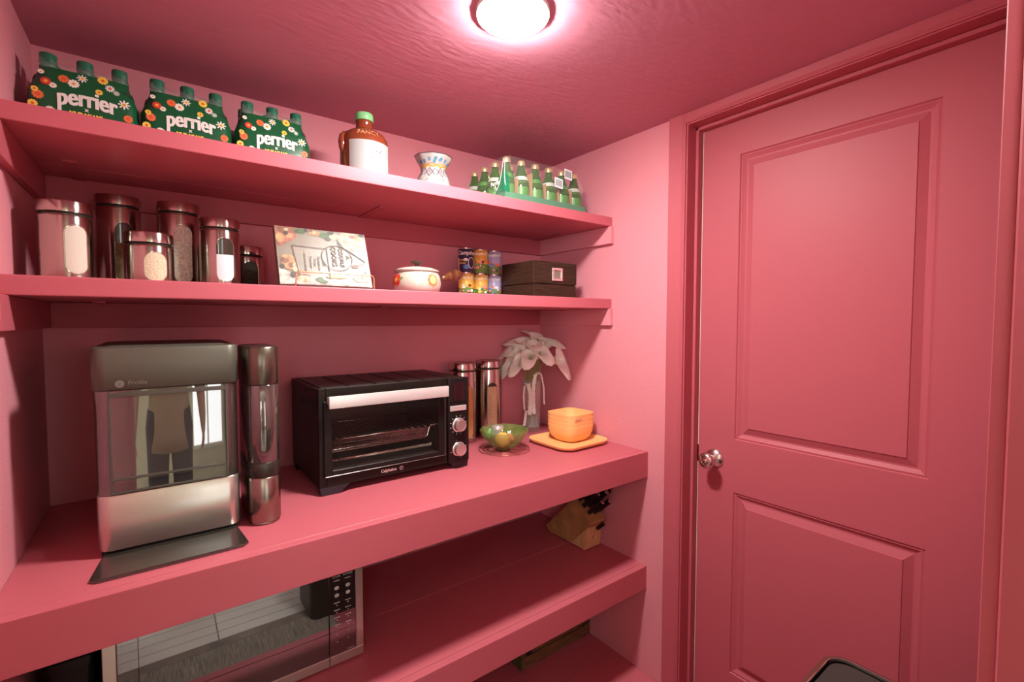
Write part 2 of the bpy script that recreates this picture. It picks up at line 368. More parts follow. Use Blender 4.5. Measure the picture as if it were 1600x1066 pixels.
def water_pack(loc, label, rz=0):
    t = thing('water_pack', label, 'water pack', loc, rz, 'flower-print six packs on the upper shelf')
    b = B()
    for z, hx, hy, r in WR[:1]: pass
    b.loft([(hx, hy, r, z) for z, hx, hy, r in WR])
    for f in list(b.bm.faces):
        if len(f.verts) > 4 and f.calc_center_median().z > .1: b.bm.faces.remove(f)
    wr = b.add('printed_wrap', P_G, t, 40)
    b = B()
    for u, v, r, kk in FLW: flower(b, wrap_mp, u, v, r, kk)
    # side flowers
    for sgn in (1, -1):
        mp = lambda u, v, off=0: (sgn*(next(a[1]+(c[1]-a[1])*(v-a[0])/(c[0]-a[0]) for a, c in zip(WR, WR[1:]) if v <= c[0])+off+.0004), u, v)
        for u, v, r, kk in [(-.03, .14, .009, 'r'), (.0, .12, .009, 'y'), (-.035, .10, .009, 's'), (.02, .09, .01, 'o'), (-.02, .07, .008, 'w'), (.03, .05, .01, 'r'), (-.03, .04, .009, 'y')]:
            flower(b, mp, u, v, r, kk)
    b.add('flower_print', [PC[c] for c in ('white', 'red', 'orange', 'yellow', 'grey')], wr, fix=False)
    text('perrier', .0560, wrap_mp, PC['white'], wr, cx=.005, cz=.1010, off=.0014, bold=.0006, sx=.66, arc=2.4, fat=((.0016, 0), (-.0016, 0), (.0028, 0)))
    text('x', .012, wrap_mp, PC['white'], wr, cx=.003, cz=.0770, off=.0014, bold=.0006)
    text('MURAKAMI', .0115, wrap_mp, PC['yellow'], wr, cx=.002, cz=.0640, off=.0014, bold=.0007)
    # clear film stretched over the necks
    b = B(); rs = []
    N = 40
    def top(x): return .195-.016*min(1, (abs(math.sin(PI*(x/.0655)))**1.0)) if abs(x) < .0655 else .195
    for side in (-1, 1):
        r0 = []; r1 = []; r2 = []
        for i in range(N+1):
            x = -.079+.158*i/N; tx = top(x*.975)
            r0.append((x*1.0, side*.048, .164)); r1.append((x*.985, side*(.046), (.164+tx)/2+.006)); r2.append((x*.975, side*.034, tx))
        b.rings([r0, r1, r2], closed=False)
    for sgn in (-1, 1): b.rings([[(sgn*.079, -.048+.096*i/6, .164) for i in range(7)], [(sgn*.077, -.034+.068*i/6, .195) for i in range(7)]], closed=False)
    b.add('clear_wrap', film, t, True)
    for i in (-1, 0, 1):
        for j in (-1, 1):
            c = (i*.0640, j*.0315, 0)
            bb = B().lathe([(.022, .0), (.0305, .004), (.031, .03), (.029, .06), (.031, .09), (.0305, .115), (.024, .142), (.0155, .158), (.0128, .164), (.0128, .176)], 20, c).add('bottle', pet, t, 60)
            B().lathe([(.0150, .1655), (.0158, .1665), (.0158, .1715), (.0142, .1725), (.0142, .1765), (.0158, .1775), (.0158, .1955), (.0148, .1985), (0, .1992)], 24, c).add('bottle_cap', capg, bb, 50)
    return t
px0, pyc = .121, -.172
wp = water_pack((.121, pyc, S1T), 'flower-print six pack of bottled water at the left wall, leftmost of three')
dup(wp, (.3235, pyc, S1T), 0, 'flower-print six pack of bottled water, middle of the three packs')
dup(wp, (.528, pyc, S1T), 0, 'flower-print six pack of bottled water beside the brown jug, rightmost of three')

# ------------------------------------------------------------------ brown glass jug
amber = mat('amber_glass', (.165, .032, .012), .14, spec=.7, bump=(18, .12), ior=1.5)
jug = thing('glass_jug', 'brown glass jug with a green cap and blank white label', 'jug', (.766, -.300, S1T))
b = B().lathe([(.050, 0), (.066, .002), (.0705, .010), (.0715, .03), (.0715, .112), (.069, .130), (.060, .145), (.044, .1555), (.029, .161), (.0255, .166), (.0245, .178), (.026, .182), (.0245, .186), (.0235, .196)], 48)
jb = b.add('jug_body', amber, jug, 60)
b = B().tube([(-.060, -.006, .140), (-.068, -.008, .130), (-.0705, -.010, .112), (-.069, -.010, .094), (-.064, -.008, .080)], [.007, .010, .0115, .0105, .007], 12)
b.add('jug_handle', amber, jug, True)
B().lathe([(.0262, .1885), (.0272, .190), (.0272, .2075), (.0255, .2105), (0, .2112)], 36).add('jug_cap', mat('pale_green_cap', (.16, .42, .17), .4), jug, 40)
ja = -PI/2-.25
b = B(); mp = cyl(.0717, ja); n = 24; U0, U1 = -.052, .085
for i in range(n):
    ua, ub = U0+(U1-U0)*i/n, U0+(U1-U0)*(i+1)/n
    b.quad(mp(ua, .018, .0004), mp(ub, .018, .0004), mp(ub, .112, .0004), mp(ua, .112, .0004))
lab = b.add('paper_label', mat('white_label', (.30, .305, .30), .55), jug, True)
b = B()
for k in range(14):
    a = 2*PI*k/14
    b.mi = k % 2; b.poly(disc(.034+.019*math.cos(a), .071+.021*math.sin(a), .0014+.0006*(k % 3), 6), mp, .0008)
b.mi = 0; b.poly(disc(.029, .082, .0028, 8), mp, .0008); b.poly(disc(.040, .082, .0030, 8), mp, .0008)
b.mi = 1
for k in range(5): b.poly([(.067, .070+.005*k), (.083, .070+.005*k), (.083, .0706+.005*k), (.067, .0706+.005*k)], mp, .0008)
b.add('label_print', [mat('faded_pink_print', (.30, .11, .12), .6), mat('faded_grey_print', (.17, .16, .17), .6)], lab)
def jugmp(u, v, off=0):
    a = ja+.08+u/.066; r = .0655-(v-.135)*.55+off; return (r*math.cos(a), r*math.sin(a), v)
text('FANCY', .0200, jugmp, mat('amber_highlight', (.42, .16, .08), .12, spec=.8), jb, 'embossed_lettering', cz=.1345, off=.0022, thick=.0012, bold=.0003)

# ------------------------------------------------------------------ painted vase
vs = thing('ceramic_vase', 'small hand painted ceramic vase with a flared scalloped rim', 'vase', (.985, -.330, S1T))
prof = [(.030, 0), (.056, .001), (.058, .010), (.056, .030), (.050, .050), (.0425, .066), (.0400, .074), (.0430, .084), (.0500, .096), (.0570, .108), (.0605, .1165)]
vm = [mat('glazed_white', (.31, .305, .29), .2, coat=.5), mat('glazed_sky', (.06, .19, .28), .2, coat=.5), mat('glazed_gold', (.40, .20, .02), .25), mat('glazed_dark', (.05, .03, .05), .3)]
def scal(a, z): return 1+(.018*math.cos(9*a) if z > .105 else 0)
b = B().lathe(prof+[(.0585, .1165), (.054, .105), (.038, .076), (0, .07)], 54, rf=scal)
vb = b.add('vase_body', vm[0], vs, 60)
def vmp(u, v, off=0):
    v = min(max(v, 0), .1165); r = prof[-1][0]
    for p, q in zip(prof, prof[1:]):
        if v <= q[1]: r = p[0]+(q[0]-p[0])*(v-p[1])/max(1e-6, q[1]-p[1]); break
    a = -PI/2-.45+u/.05; r = r*scal(a, v)+off+.0005; return (r*math.cos(a), r*math.sin(a), v)
b = B()
def strip(b, mp, pts, wd, off=0):
    for (u0, v0), (u1, v1) in zip(pts, pts[1:]):
        d = math.hypot(u1-u0, v1-v0); nx, ny = -(v1-v0)/d*wd/2, (u1-u0)/d*wd/2
        n = max(1, int(d/.006))
        for k in range(n):
            a, c = k/n, (k+1)/n
            b.poly([(u0+(u1-u0)*a-nx, v0+(v1-v0)*a-ny), (u0+(u1-u0)*c-nx, v0+(v1-v0)*c-ny), (u0+(u1-u0)*c+nx, v0+(v1-v0)*c+ny), (u0+(u1-u0)*a+nx, v0+(v1-v0)*a+ny)], mp, off)
rnd = random.Random(3)
b.mi = 0
for k in range(11): strip(b, vmp, [(-.09+.018*k, .093+.006*math.sin(k*2.1)), (-.082+.018*k, .099+.006*math.sin(k*1.3+1))], .0085+.003*rnd.random())
b.mi = 1; strip(b, vmp, [(-.1+.006*k, .0795+.0022*math.sin(k*1.1)) for k in range(36)], .0045); strip(b, vmp, [(-.1+.006*k, .085+.0018*math.sin(k*.8+2)) for k in range(36)], .002, .0001)
b.mi = 2
for sh in (0, 1): strip(b, vmp, [(-.12+.021*k, .074 if (k+sh) % 2 else .044) for k in range(12)], .0026, .0002)
strip(b, vmp, [(-.15+.006*k, .1163) for k in range(54)], .0040, .0003)
for k in range(9): strip(b, vmp, [(-.1+.025*k, .028), (-.092+.025*k, .036)], .0018)
b.mi = 3
for k in range(5): b.poly([(-.099+.042*k, .053), (-.094+.042*k, .060), (-.099+.042*k, .067), (-.104+.042*k, .060)], vmp, .0003)
b.mi = 4
for k in range(5): b.poly(disc(-.078+.042*k, .046, .003, 7), vmp, .0003)
b.add('painted_pattern', [vm[1], vm[2], vm[3], mat('glazed_red', (.75, .12, .14), .3), mat('glazed_pink', (.8, .4, .42), .3)], vb, fix=False)

# ------------------------------------------------------------------ case of green glass bottles
bg = mat('green_bottle_glass', (.055, .16, .022), .06, trans=.55, ior=1.35, spec=.7)
gold = mat('gold_cap', (.78, .62, .30), .30, .75)
CX0, CY0, DX, DY = 1.249, -.377, .066, .070
case = thing('bottle_case', 'film-wrapped case of green glass water bottles in a green tray', 'bottle case', (CX0+2.5*DX, CY0+1.5*DY, S1T))
hx, hy = 2.5*DX+.0345, 1.5*DY+.0345
tray_m = mat('green_card_tray', (.085, .22, .135), .5); kraft = mat('kraft_card', (.38, .20, .10), .7)
b = B(); b.box(-hx, hx, -hy, hy, 0, .002)
for q in ((-hx, hx, -hy, -hy+.0016), (-hx, hx, hy-.0016, hy), (-hx, -hx+.0016, -hy, hy), (hx-.0016, hx, -hy, hy)): b.box(*q, 0, .031)
tr = b.add('tray', tray_m, case)
b = B()
for cx_, cy_ in ((-hx-.0004, -hy+.0), (-hx-.0004, -hy+.06)):  # printed flash rising at the left corner
    pass
b.quad((-hx-.001, -hy-.001, .030), (-hx+.024, -hy-.001, .030), (-hx+.020, -hy-.0005, .085), (-hx-.001, -hy-.001, .108))
b.quad((-hx-.001, -hy-.001, .030), (-hx-.001, -hy+.05, .030), (-hx-.001, -hy+.022, .070), (-hx-.001, -hy-.001, .108))
fp = b.add('printed_film', mat('film_green', (.012, .16, .075), .3), case)
b = B(); strip(b, lambda u, v, off=0: (-hx+u, -hy-.002-off, v), [(.002, .140), (.0, .115), (-.0, .075), (.004, .05)], .0022)
strip(b, lambda u, v, off=0: (-hx-.002-off, -hy+u, v), [(.001, .140), (.012, .10), (.025, .06), (.045, .04)], .0035)
b.add('white_print', PC['white'], fp, fix=False)
text('Perrier', .020, lambda u, v, off=0: (-hx-.002-off, -hy-u, v), PC['white'], fp, cx=-.050, cz=.066, bold=.0008)
b = B()
for i in range(5): b.box((i-1.98)*DX-.001+.0, (i-1.98)*DX+.001, -hy+.012, hy-.012, .03, .118 if i % 2 else .09)
b.add('card_divider', kraft, case)
bp = [(.018, .001), (.0275, .003), (.0295, .008), (.0300, .030), (.0302, .062), (.0290, .078), (.0225, .100), (.0155, .120), (.0122, .136), (.0118, .150)]
wm = mat('bottle_label_white', (.40, .42, .37), .5); lgm = mat('bottle_label_green', (.055, .19, .03), .4)
proto = None
for j in range(4):
    for i in range(6):
        x, y = (i-2.5)*DX, (j-1.5)*DY
        if proto is None:
            bt = B().lathe(bp, 22).add('bottle', bg, case, 60); bt.location = (x, y, .002)
            cp = B().lathe([(.0150, .139), (.0150, .148), (.0138, .1555), (.009, .1585), (0, .159)], 20).add('bottle_cap', gold, bt, 50)
            nl = B().lathe([(.0292, .0765), (.0255, .0905), (.0232, .0985)], 22); nl = nl.add('neck_label', lgm, bt, 60)
            lbx = B().lathe([(.0304, .022), (.0305, .06)], 22); lbx = lbx.add('body_label', lgm, bt, 60)
            proto = bt
        else:
            bt = proto.copy(); COL.objects.link(bt); bt.location = (x, y, .002); bt.rotation_euler = (0, 0, random.random()*6)
            for ch in list(proto.children):
                c = ch.copy(); COL.objects.link(c); c.parent = bt
                if ch.name.startswith('neck') and (i+j) % 2: c.data = c.data.copy(); c.data.materials[0] = wm
# clear shrink film
b = B()
b.rings([[(x, y, z) for x, y in rrect(hx*s_, hy*s_, .02)] for z, s_ in ((.03, 1.006), (.07, 1.003), (.115, .985), (.152, .93), (.1615, .90))], cap1=False)
b.add('shrink_film', mat('shrink_film', (.85, .92, .86), .06, alpha=.05, spec=.6), case, True)
bar = mat('barcode_white', (.80, .82, .84), .4); barb = mat('barcode_black', (.10, .12, .12), .5)
for (bx, bz, s_) in ((.052, .100, .9), (.105, .142, .85)):
    q = B(); mpf = (lambda c_, z_, t_: (lambda u, v, off=0: (c_+u, -hy*(.985 if z_ < .12 else .95)-.004-off, z_+v-.1*u*t_)))(bx, bz, 1)
    q.poly([(-.023*s_, -.019), (.023*s_, -.019), (.023*s_, .017), (-.023*s_, .017)], mpf, .001)
    st = q.add('barcode_sticker', bar, case, fix=False)
    q = B()
    for k in range(13): strip(q, mpf, [((-.019+.003*k)*s_, -.013), ((-.019+.003*k)*s_, .012)], .0010+.0006*(k % 3), .0014)
    q.add('bar_print', barb, st, fix=False)

# ================================================================== CANISTERS
flour = mat('flour', (.62, .60, .50), .9, bump=(60, .2)); sugar = mat('sugar', (.66, .67, .70), .8, bump=(200, .4))
rice = mat('rice', (.62, .55, .38), .8, bump=(220, .8), var=(300, .2)); oats = mat('oats', (.62, .60, .48), .8, bump=(160, .8), var=(160, .25))
grain = mat('grain', (.24, .20, .10), .8, bump=(260, .8), var=(300, .4)); pepper = mat('black_tea', (.035, .025, .015), .8, bump=(300, 1), var=(260, .6))
pasta = mat('pasta', (.60, .35, .13), .6, var=(30, .3, (8, 8, .3))); cous = mat('couscous', (.66, .48, .30), .85, bump=(300, 1), var=(320, .25))
winglass = mat('canister_window_glass', (.035, .033, .024), .05, spec=.9)
def canister(loc, R, H, off, content, fill, label, wz=(.14, .80), ww=.42, group='steel canisters', tall=False, lidh=.026):
    t = thing('canister', label, 'canister', loc, 0, group)
    d = Vector((CAMP.x-loc[0], CAMP.y-loc[1])); va = math.atan2(d.y, d.x)+math.asin(off)
    hb = H-lidh-.004
    b = B().lathe([(R-.004, 0), (R-.0008, .0015), (R, .004), (R, hb-.006), (R-.001, hb-.003), (R-.004, hb)], 56); bd = b.add('canister_body', canm, t, 40)
    B().lathe([(R-.0035, hb-.001), (R-.0035, hb+.0045)], 48).add('gasket', rubber, t, True)
    ld = B().lathe([(R-.001, hb+.004), (R+.0006, hb+.005), (R+.0006, H-.003), (R-.001, H-.0006), (R-.004, H), (R-.007, H-.002), (R-.010, H-.0045), (0, H-.0045)], 56).add('lid', canm_d, t, 40)
    w_ = R*ww; z0, z1 = hb*wz[0], hb*wz[1]; mp = cyl(R, va)
    def oval(g, n=10):
        r = w_+g; pts = []
        for k in range(n+1): a = -PI/2-PI/2+PI*k/n; pts.append((r*math.cos(a), z0+w_-0+r*math.sin(a)))
        for k in range(n+1): a = PI*k/n; pts.append((r*math.cos(a), z1-w_+r*math.sin(a)))
        return pts
    ov = oval(0)
    # frame rim
    b = B(); b.rings([[mp(u, v, .0002) for u, v in oval(.0028)], [mp(u, v, .0014) for u, v in oval(.0022)], [mp(u, v, .0014) for u, v in oval(.0008)], [mp(u, v, .0002) for u, v in oval(0)]])
    b.add('window_rim', canm_d, t, 50)
    def window(lo, hi, m, nm, o_):
        b = B(); n = 22; zs = [lo+(hi-lo)*k/n for k in range(n+1)]; rows = []
        for z in zs:
            zz = min(max(z, z0), z1)
            if zz < z0+w_: dd = z0+w_-zz
            elif zz > z1-w_: dd = zz-(z1-w_)
            else: dd = 0
            hwid = math.sqrt(max(w_*w_-dd*dd, 1e-9)); rows.append([mp(hwid*(-1+2*i/8), zz, o_) for i in range(9)])
        b.rings(rows, closed=False); return b.add(nm, m, t, True)
    zf = z0+(z1-z0)*fill
    window(z0, zf, content, 'contents', .0005)
    if fill < 1: window(zf, z1, winglass, 'window_glass', .0005)
    return t
SG = 'steel window canisters on the middle shelf'
canister((.084, -.287, S2T), .0480, .175, .36, flour, 1, 'steel canister of white flour, leftmost in the row and widest', (.10, .84), .40, SG)
canister((.167, -.086, S2T), .0490, .241, .25, grain, .66, 'tallest steel canister in the row, half full of dark grain', (.06, .80), .40, SG)
canister((.233, -.268, S2T), .0500, .125, .245, rice, 1, 'short steel canister of pale rice standing in front of two taller ones', (.06, .80), .46, SG)
canister((.298, -.150, S2T), .0485, .229, .18, oats, 1, 'tall steel canister full of oats behind the short rice canister', (.06, .84), .42, SG)
canister((.386, -.231, S2T), .0485, .185, .257, sugar, .62, 'steel canister of white sugar filled partway, second from the cookbook', (.10, .84), .42, SG)
canister((.466, -.103, S2T), .0470, .134, .25, pepper, 1, 'small steel canister of dark loose tea nearest the cookbook', (.06, .84), .42, SG)
CG = 'tall steel window canisters on the countertop'
canister((1.250, -.066, CT), .0570, .327, .42, pasta, 1, 'tall steel canister of pasta partly hidden behind the toaster oven', (.05, .80), .40, CG, lidh=.03)
canister((1.381, -.066, CT), .0560, .330, .30, cous, .93, 'tall steel canister of grain standing behind the green glass bowl', (.05, .80), .38, CG, lidh=.03)

# ================================================================== COOKBOOK ON STAND
tilt = math.atan2(.065, .165)
bk = thing('cookbook', 'beige cookbook lying sideways on its edge and leaning back on a wire stand', 'book', (.507, -.374, S2T+.0085))
bk.rotation_euler = (-tilt, 0, 0)       # local z runs up the leaning cover, local -y is the cover side
BW, BH, BT = .252, .178, .024
cover = mat('cover_beige', (.145, .115, .083), .4, var=(25, .12)); paper = mat('page_edges', (.70, .66, .55), .8, bump=(300, .5, (1, 20, 1)))
b = B(); b.box(.004, BW-.003, .0022, BT-.0022, .003, BH-.003); b.add('pages', paper, bk)
cv = B().box(0, BW, 0, .0022, 0, BH, .0006).add('front_cover', cover, bk)
B().box(0, BW, BT-.0022, BT, 0, BH, .0006).add('back_cover', cover, bk)
B().box(0, BW, 0, BT, BH-.002, BH, .0006).add('spine', cover, bk)
mp = plane_y(0)
food = {c: mat('food_'+c, v, .5, var=(60, .5)) for c, v in {'brown': (.15, .055, .025), 'tan': (.34, .16, .065), 'leaf': (.035, .07, .02), 'cream': (.30, .25, .155), 'shadow': (.03, .022, .017), 'board': (.22, .07, .045), 'plate': (.25, .215, .165), 'cloth': (.36, .34, .29)}.items()}
fk = list(food); b = B()
def blob(m, u, v, ru, rv, off, n=14, seed=0, clip=True):
    rg = random.Random(seed); b.mi = fk.index(m); pts = []
    for k in range(n):
        a = 2*PI*k/n; q = 1+.22*(rg.random()-.5); x, z = u+ru*q*math.cos(a), v+rv*q*math.sin(a)
        if clip: x, z = min(max(x, .001), BW-.001), min(max(z, .001), BH-.001)
        pts.append((x, z))
    cpt = b.bm.verts.new(mp(min(max(u, .002), BW-.002), min(max(v, .002), BH-.002), off)); vv = [b.bm.verts.new(mp(x, z, off)) for x, z in pts]
    for k in range(n):
        try: f = b.bm.faces.new((cpt, vv[k], vv[(k+1) % n])); f.material_index = b.mi
        except ValueError: pass
b.mi = fk.index('board'); b.poly([(.001, BH-.001), (.001, .118), (.010, .112), (.052, .143), (.056, .160), (.048, BH-.001)], mp, .0003)
b.mi = fk.index('cloth'); b.poly([(.001, .001), (BW-.001, .001), (BW-.001, .030), (.14, .022), (.04, .030), (.001, .050)], mp, .0003)
for i, a in enumerate([('tan', .012, .140, .012, .016), ('brown', .022, .165, .016, .010), ('tan', .034, .150, .010, .009), ('cream', .030, .168, .006, .005), ('shadow', .028, .156, .006, .006), ('brown', .046, .168, .008, .008),
     ('leaf', .066, .166, .014, .008), ('shadow', .082, .171, .008, .006), ('tan', .104, .164, .016, .009), ('cream', .104, .166, .006, .004), ('brown', .092, .172, .007, .005), ('leaf', .132, .160, .016, .010), ('shadow', .140, .150, .010, .007), ('cream', .158, .160, .014, .012), ('shadow', .150, .170, .01, .006),
     ('shadow', .178, .142, .013, .022), ('plate', .208, .150, .040, .036), ('cream', .196, .168, .014, .008), ('brown', .212, .164, .010, .006), ('tan', .226, .160, .008, .008), ('shadow', .240, .171, .009, .005),
     ('tan', .028, .066, .020, .024), ('brown', .018, .072, .010, .010), ('shadow', .010, .052, .006, .008), ('brown', .034, .058, .009, .008), ('tan', .020, .083, .010, .006), ('cream', .044, .050, .008, .016), ('shadow', .036, .030, .008, .010), ('brown', .060, .026, .022, .008), ('cream', .062, .018, .020, .010), ('tan', .066, .014, .005, .003),
     ('leaf', .104, .018, .012, .007), ('leaf', .114, .012, .012, .005), ('brown', .208, .066, .012, .006), ('shadow', .202, .063, .004, .004), ('shadow', .236, .040, .003, .010), ('plate', .222, .028, .026, .014), ('tan', .150, .027, .03, .004)]):
    blob(*a, .0006+.00004*i, seed=i)
b.mi = fk.index('shadow'); strip(b, mp, [(.186, .122), (.210, .104), (.228, .092), (.240, .082)], .0028, .0024); strip(b, mp, [(.240, .082), (.232, .074), (.214, .068)], .0012, .0024)
b.add('cover_picture', [food[c] for c in fk], cv, fix=False)
ink = mat('cover_ink', (.055, .03, .02), .5); b = B()
strip(b, mp, [(.159+.043*math.cos(2*PI*k/40), .089+.040*math.sin(2*PI*k/40)) for k in range(41)], .0021, .0030)
strip(b, mp, [(.052, .024), (.040, .119), (.132, .116), (.133, .020)], .0019, .0030)
b.add('cover_lines', ink, cv, fix=False)
RT = -PI/2
text('A', .019, mp, ink, cv, cx=.190, cz=.094, off=.0030, rot=RT, bold=.0006)
text('COUPLE', .0165, mp, ink, cv, cx=.171, cz=.092, off=.0030, rot=RT, bold=.0006)
text('COOKS', .0185, mp, ink, cv, cx=.150, cz=.094, off=.0030, rot=RT, bold=.0006)
text('100', .012, mp, ink, cv, cx=.119, cz=.070, off=.0030, rot=RT, bold=.0003)
text('Recipes to', .0098, mp, ink, cv, cx=.107, cz=.068, off=.0030, rot=RT, bold=.0002)
text('Cook', .0098, mp, ink, cv, cx=.096, cz=.070, off=.0030, rot=RT, bold=.0002)
text('Together', .0098, mp, ink, cv, cx=.085, cz=.070, off=.0030, rot=RT, bold=.0002)
text('SONJA & ALEX OVERHISER', .0050, mp, ink, cv, cx=.070, cz=.068, off=.0030, rot=RT, bold=.0002)
gw = mat('gold_wire', (.82, .55, .30), .25, .9)
sd = thing('book_stand', 'gold wire book stand holding the beige cookbook', 'book stand', (0, 0, S2T))
yf = -.398
def fil(pts, r=.006, n=4):
    out = [Vector(pts[0])]
    for i in range(1, len(pts)-1):
        p, a, c = Vector(pts[i]), Vector(pts[i-1]), Vector(pts[i+1]); d0 = (a-p).normalized()*r; d1 = (c-p).normalized()*r
        for k in range(n+1): t = k/n; out.append((p+d0)*(1-t)**2+p*2*t*(1-t)+(p+d1)*t*t)
    out.append(Vector(pts[-1])); return out
B().tube(fil([(.541, yf+.052, .003), (.541, yf, .003), (.543, yf-.002, .042), (.753, yf-.002, .042), (.755, yf, .003), (.755, yf+.052, .003)], .009), .0021, 8).add('front_rail', gw, sd, True)
B().tube(fil([(.575, -.345, .003), (.575, -.250, .003), (.582, -.268, .120), (.715, -.268, .120), (.722, -.250, .003), (.722, -.345, .003)], .010), .0021, 8).add('back_rail', gw, sd, True)
B().tube([(.541, -.346, .003), (.755, -.346, .003)], .0021, 8).add('cross_rod', gw, sd, True)

# ================================================================== ENAMEL POT
en = mat('cream_enamel', (.45, .425, .36), .16, coat=.6); wood = mat('varnished_wood', (.11, .034, .013), .28, coat=.4, var=(14, .5, (6, 1, 1)))
pot = thing('saucepan', 'cream enamel saucepan with painted red and orange flowers and a wooden handle', 'saucepan', (.940, -.295, S2T))
pp = [(.055, 0), (.066, .002), (.0740, .010), (.0790, .024), (.0795, .040), (.0765, .056), (.0705, .068), (.0690, .072)]
pb = B().lathe(pp, 56).add('pan_body', en, pot, 60)
B().lathe([(.0725, .0705), (.0745, .0725), (.0745, .0755), (.0700, .079), (.052, .0855), (.025, .0895), (0, .0905)], 56).add('lid', en, pot, 50)
B().lathe([(.0065, .089), (.0060, .098), (.0075, .1005), (.019, .1035), (.0205, .1065), (.017, .109), (0, .110)], 28).add('lid_knob', mat('brown_bakelite', (.07, .045, .03), .35), pot, 50)
hd = Vector((.1, .0, .012)); ha = math.radians(12)
Mh = Matrix.Rotation(ha, 4, 'Z') @ Matrix.Translation((.074, 0, .050)) @ Matrix.Rotation(math.radians(76), 4, 'Y') @ Matrix.Scale(1.24, 4)
B().lathe([(.007, 0), (.0075, .010), (.0095, .012), (.0095, .022), (.007, .023)], 20, M=Mh).add('ferrule', mat('dull_brass', (.22, .15, .08), .35, 1), pot, 40)
B().lathe([(.0068, .022), (.0085, .036), (.0130, .056), (.0165, .072), (.0168, .084), (.0140, .095), (.007, .101), (0, .102)], 24, M=Mh).add('pan_handle', wood, pot, True)
def potmp(aa):
    def f(u, v, off=0):
        r = pp[-1][0]
        for p, q in zip(pp, pp[1:]):
            if v <= q[1]: r = p[0]+(q[0]-p[0])*(v-p[1])/(q[1]-p[1]); break
        a = aa+u/.079; r += off+.0004; return (r*math.cos(a), r*math.sin(a), v)
    return f
b = B(); va = math.atan2(CAMP.y+.295, CAMP.x-.94)
def bloom(mp, u, v, r, cols, n=8):
    for L, (c, s_) in enumerate(cols):
        b.mi = c
        for k in range(n):
            a = 2*PI*(k+.5*(L % 2))/n; b.poly([(u+s_*r*(.58*math.cos(a)+.42*math.cos(t)), v+s_*r*(.58*math.sin(a)+.42*math.sin(t))) for t in [2*PI*q/7 for q in range(7)]], mp, .0003+.0003*L+.00002*k)
        b.poly(disc(u, v, s_*r*.6, 12), mp, .0004+.0003*L)
m1, m2 = potmp(va-.98), potmp(va+.70)
b.mi = 4; b.poly([(.014, .045), (.026, .052), (.032, .046), (.022, .040)], m1, .0002)
bloom(m1, 0, .042, .0230, [(0, 1), (1, .55), (2, .25)]); bloom(m2, 0, .042, .0215, [(1, 1), (3, .62), (2, .38), (3, .2)])
m3 = potmp(va+2.6); bloom(m3, 0, .043, .0175, [(0, 1), (1, .55), (2, .25)])
b.add('flower_print', [PC['red'], PC['orange'], PC['yellow'], mat('print_peach', (.82, .50, .28), .5), PC['green']], pb, fix=False)

# ================================================================== SOUP CANS
tin = mat('tin', (.62, .60, .56), .22, 1)
def lab_m(name, top, bot, split):
    m = mat(name, top, .32, spec=.5, coat=.3); nt = m.node_tree; bs = nt.nodes['Principled BSDF']
    tc = nt.nodes.new('ShaderNodeTexCoord'); sp = nt.nodes.new('ShaderNodeSeparateXYZ'); n = nt.nodes.new('ShaderNodeTexNoise'); n.inputs['Scale'].default_value = 26
    ad = nt.nodes.new('ShaderNodeMath'); ad.operation = 'MULTIPLY_ADD'; ad.inputs[1].default_value = .028
    r = nt.nodes.new('ShaderNodeValToRGB'); r.color_ramp.interpolation = 'CONSTANT'
    nt.links.new(tc.outputs['Object'], sp.inputs[0]); nt.links.new(tc.outputs['Object'], n.inputs['Vector']); nt.links.new(n.outputs['Fac'], ad.inputs[0]); nt.links.new(sp.outputs['Z'], ad.inputs[2])
    mu = nt.nodes.new('ShaderNodeMath'); mu.operation = 'MULTIPLY'; mu.inputs[1].default_value = 8
    nt.links.new(ad.outputs[0], mu.inputs[0]); nt.links.new(mu.outputs[0], r.inputs[0])
    r.color_ramp.elements[0].color = (*bot, 1); r.color_ramp.elements[1].color = (*top, 1); r.color_ramp.elements[1].position = split
    nt.links.new(r.outputs[0], bs.inputs['Base Color']); return m
yel = lab_m('yellow_meadow_label', (.80, .48, .09), (.14, .32, .07), .42); lil = lab_m('lilac_meadow_label', (.40, .40, .62), (.16, .30, .12), .40); nav = mat('navy_label', (.030, .026, .075), .3, coat=.3, var=(30, .4))
CR, CHh = .0325, .098
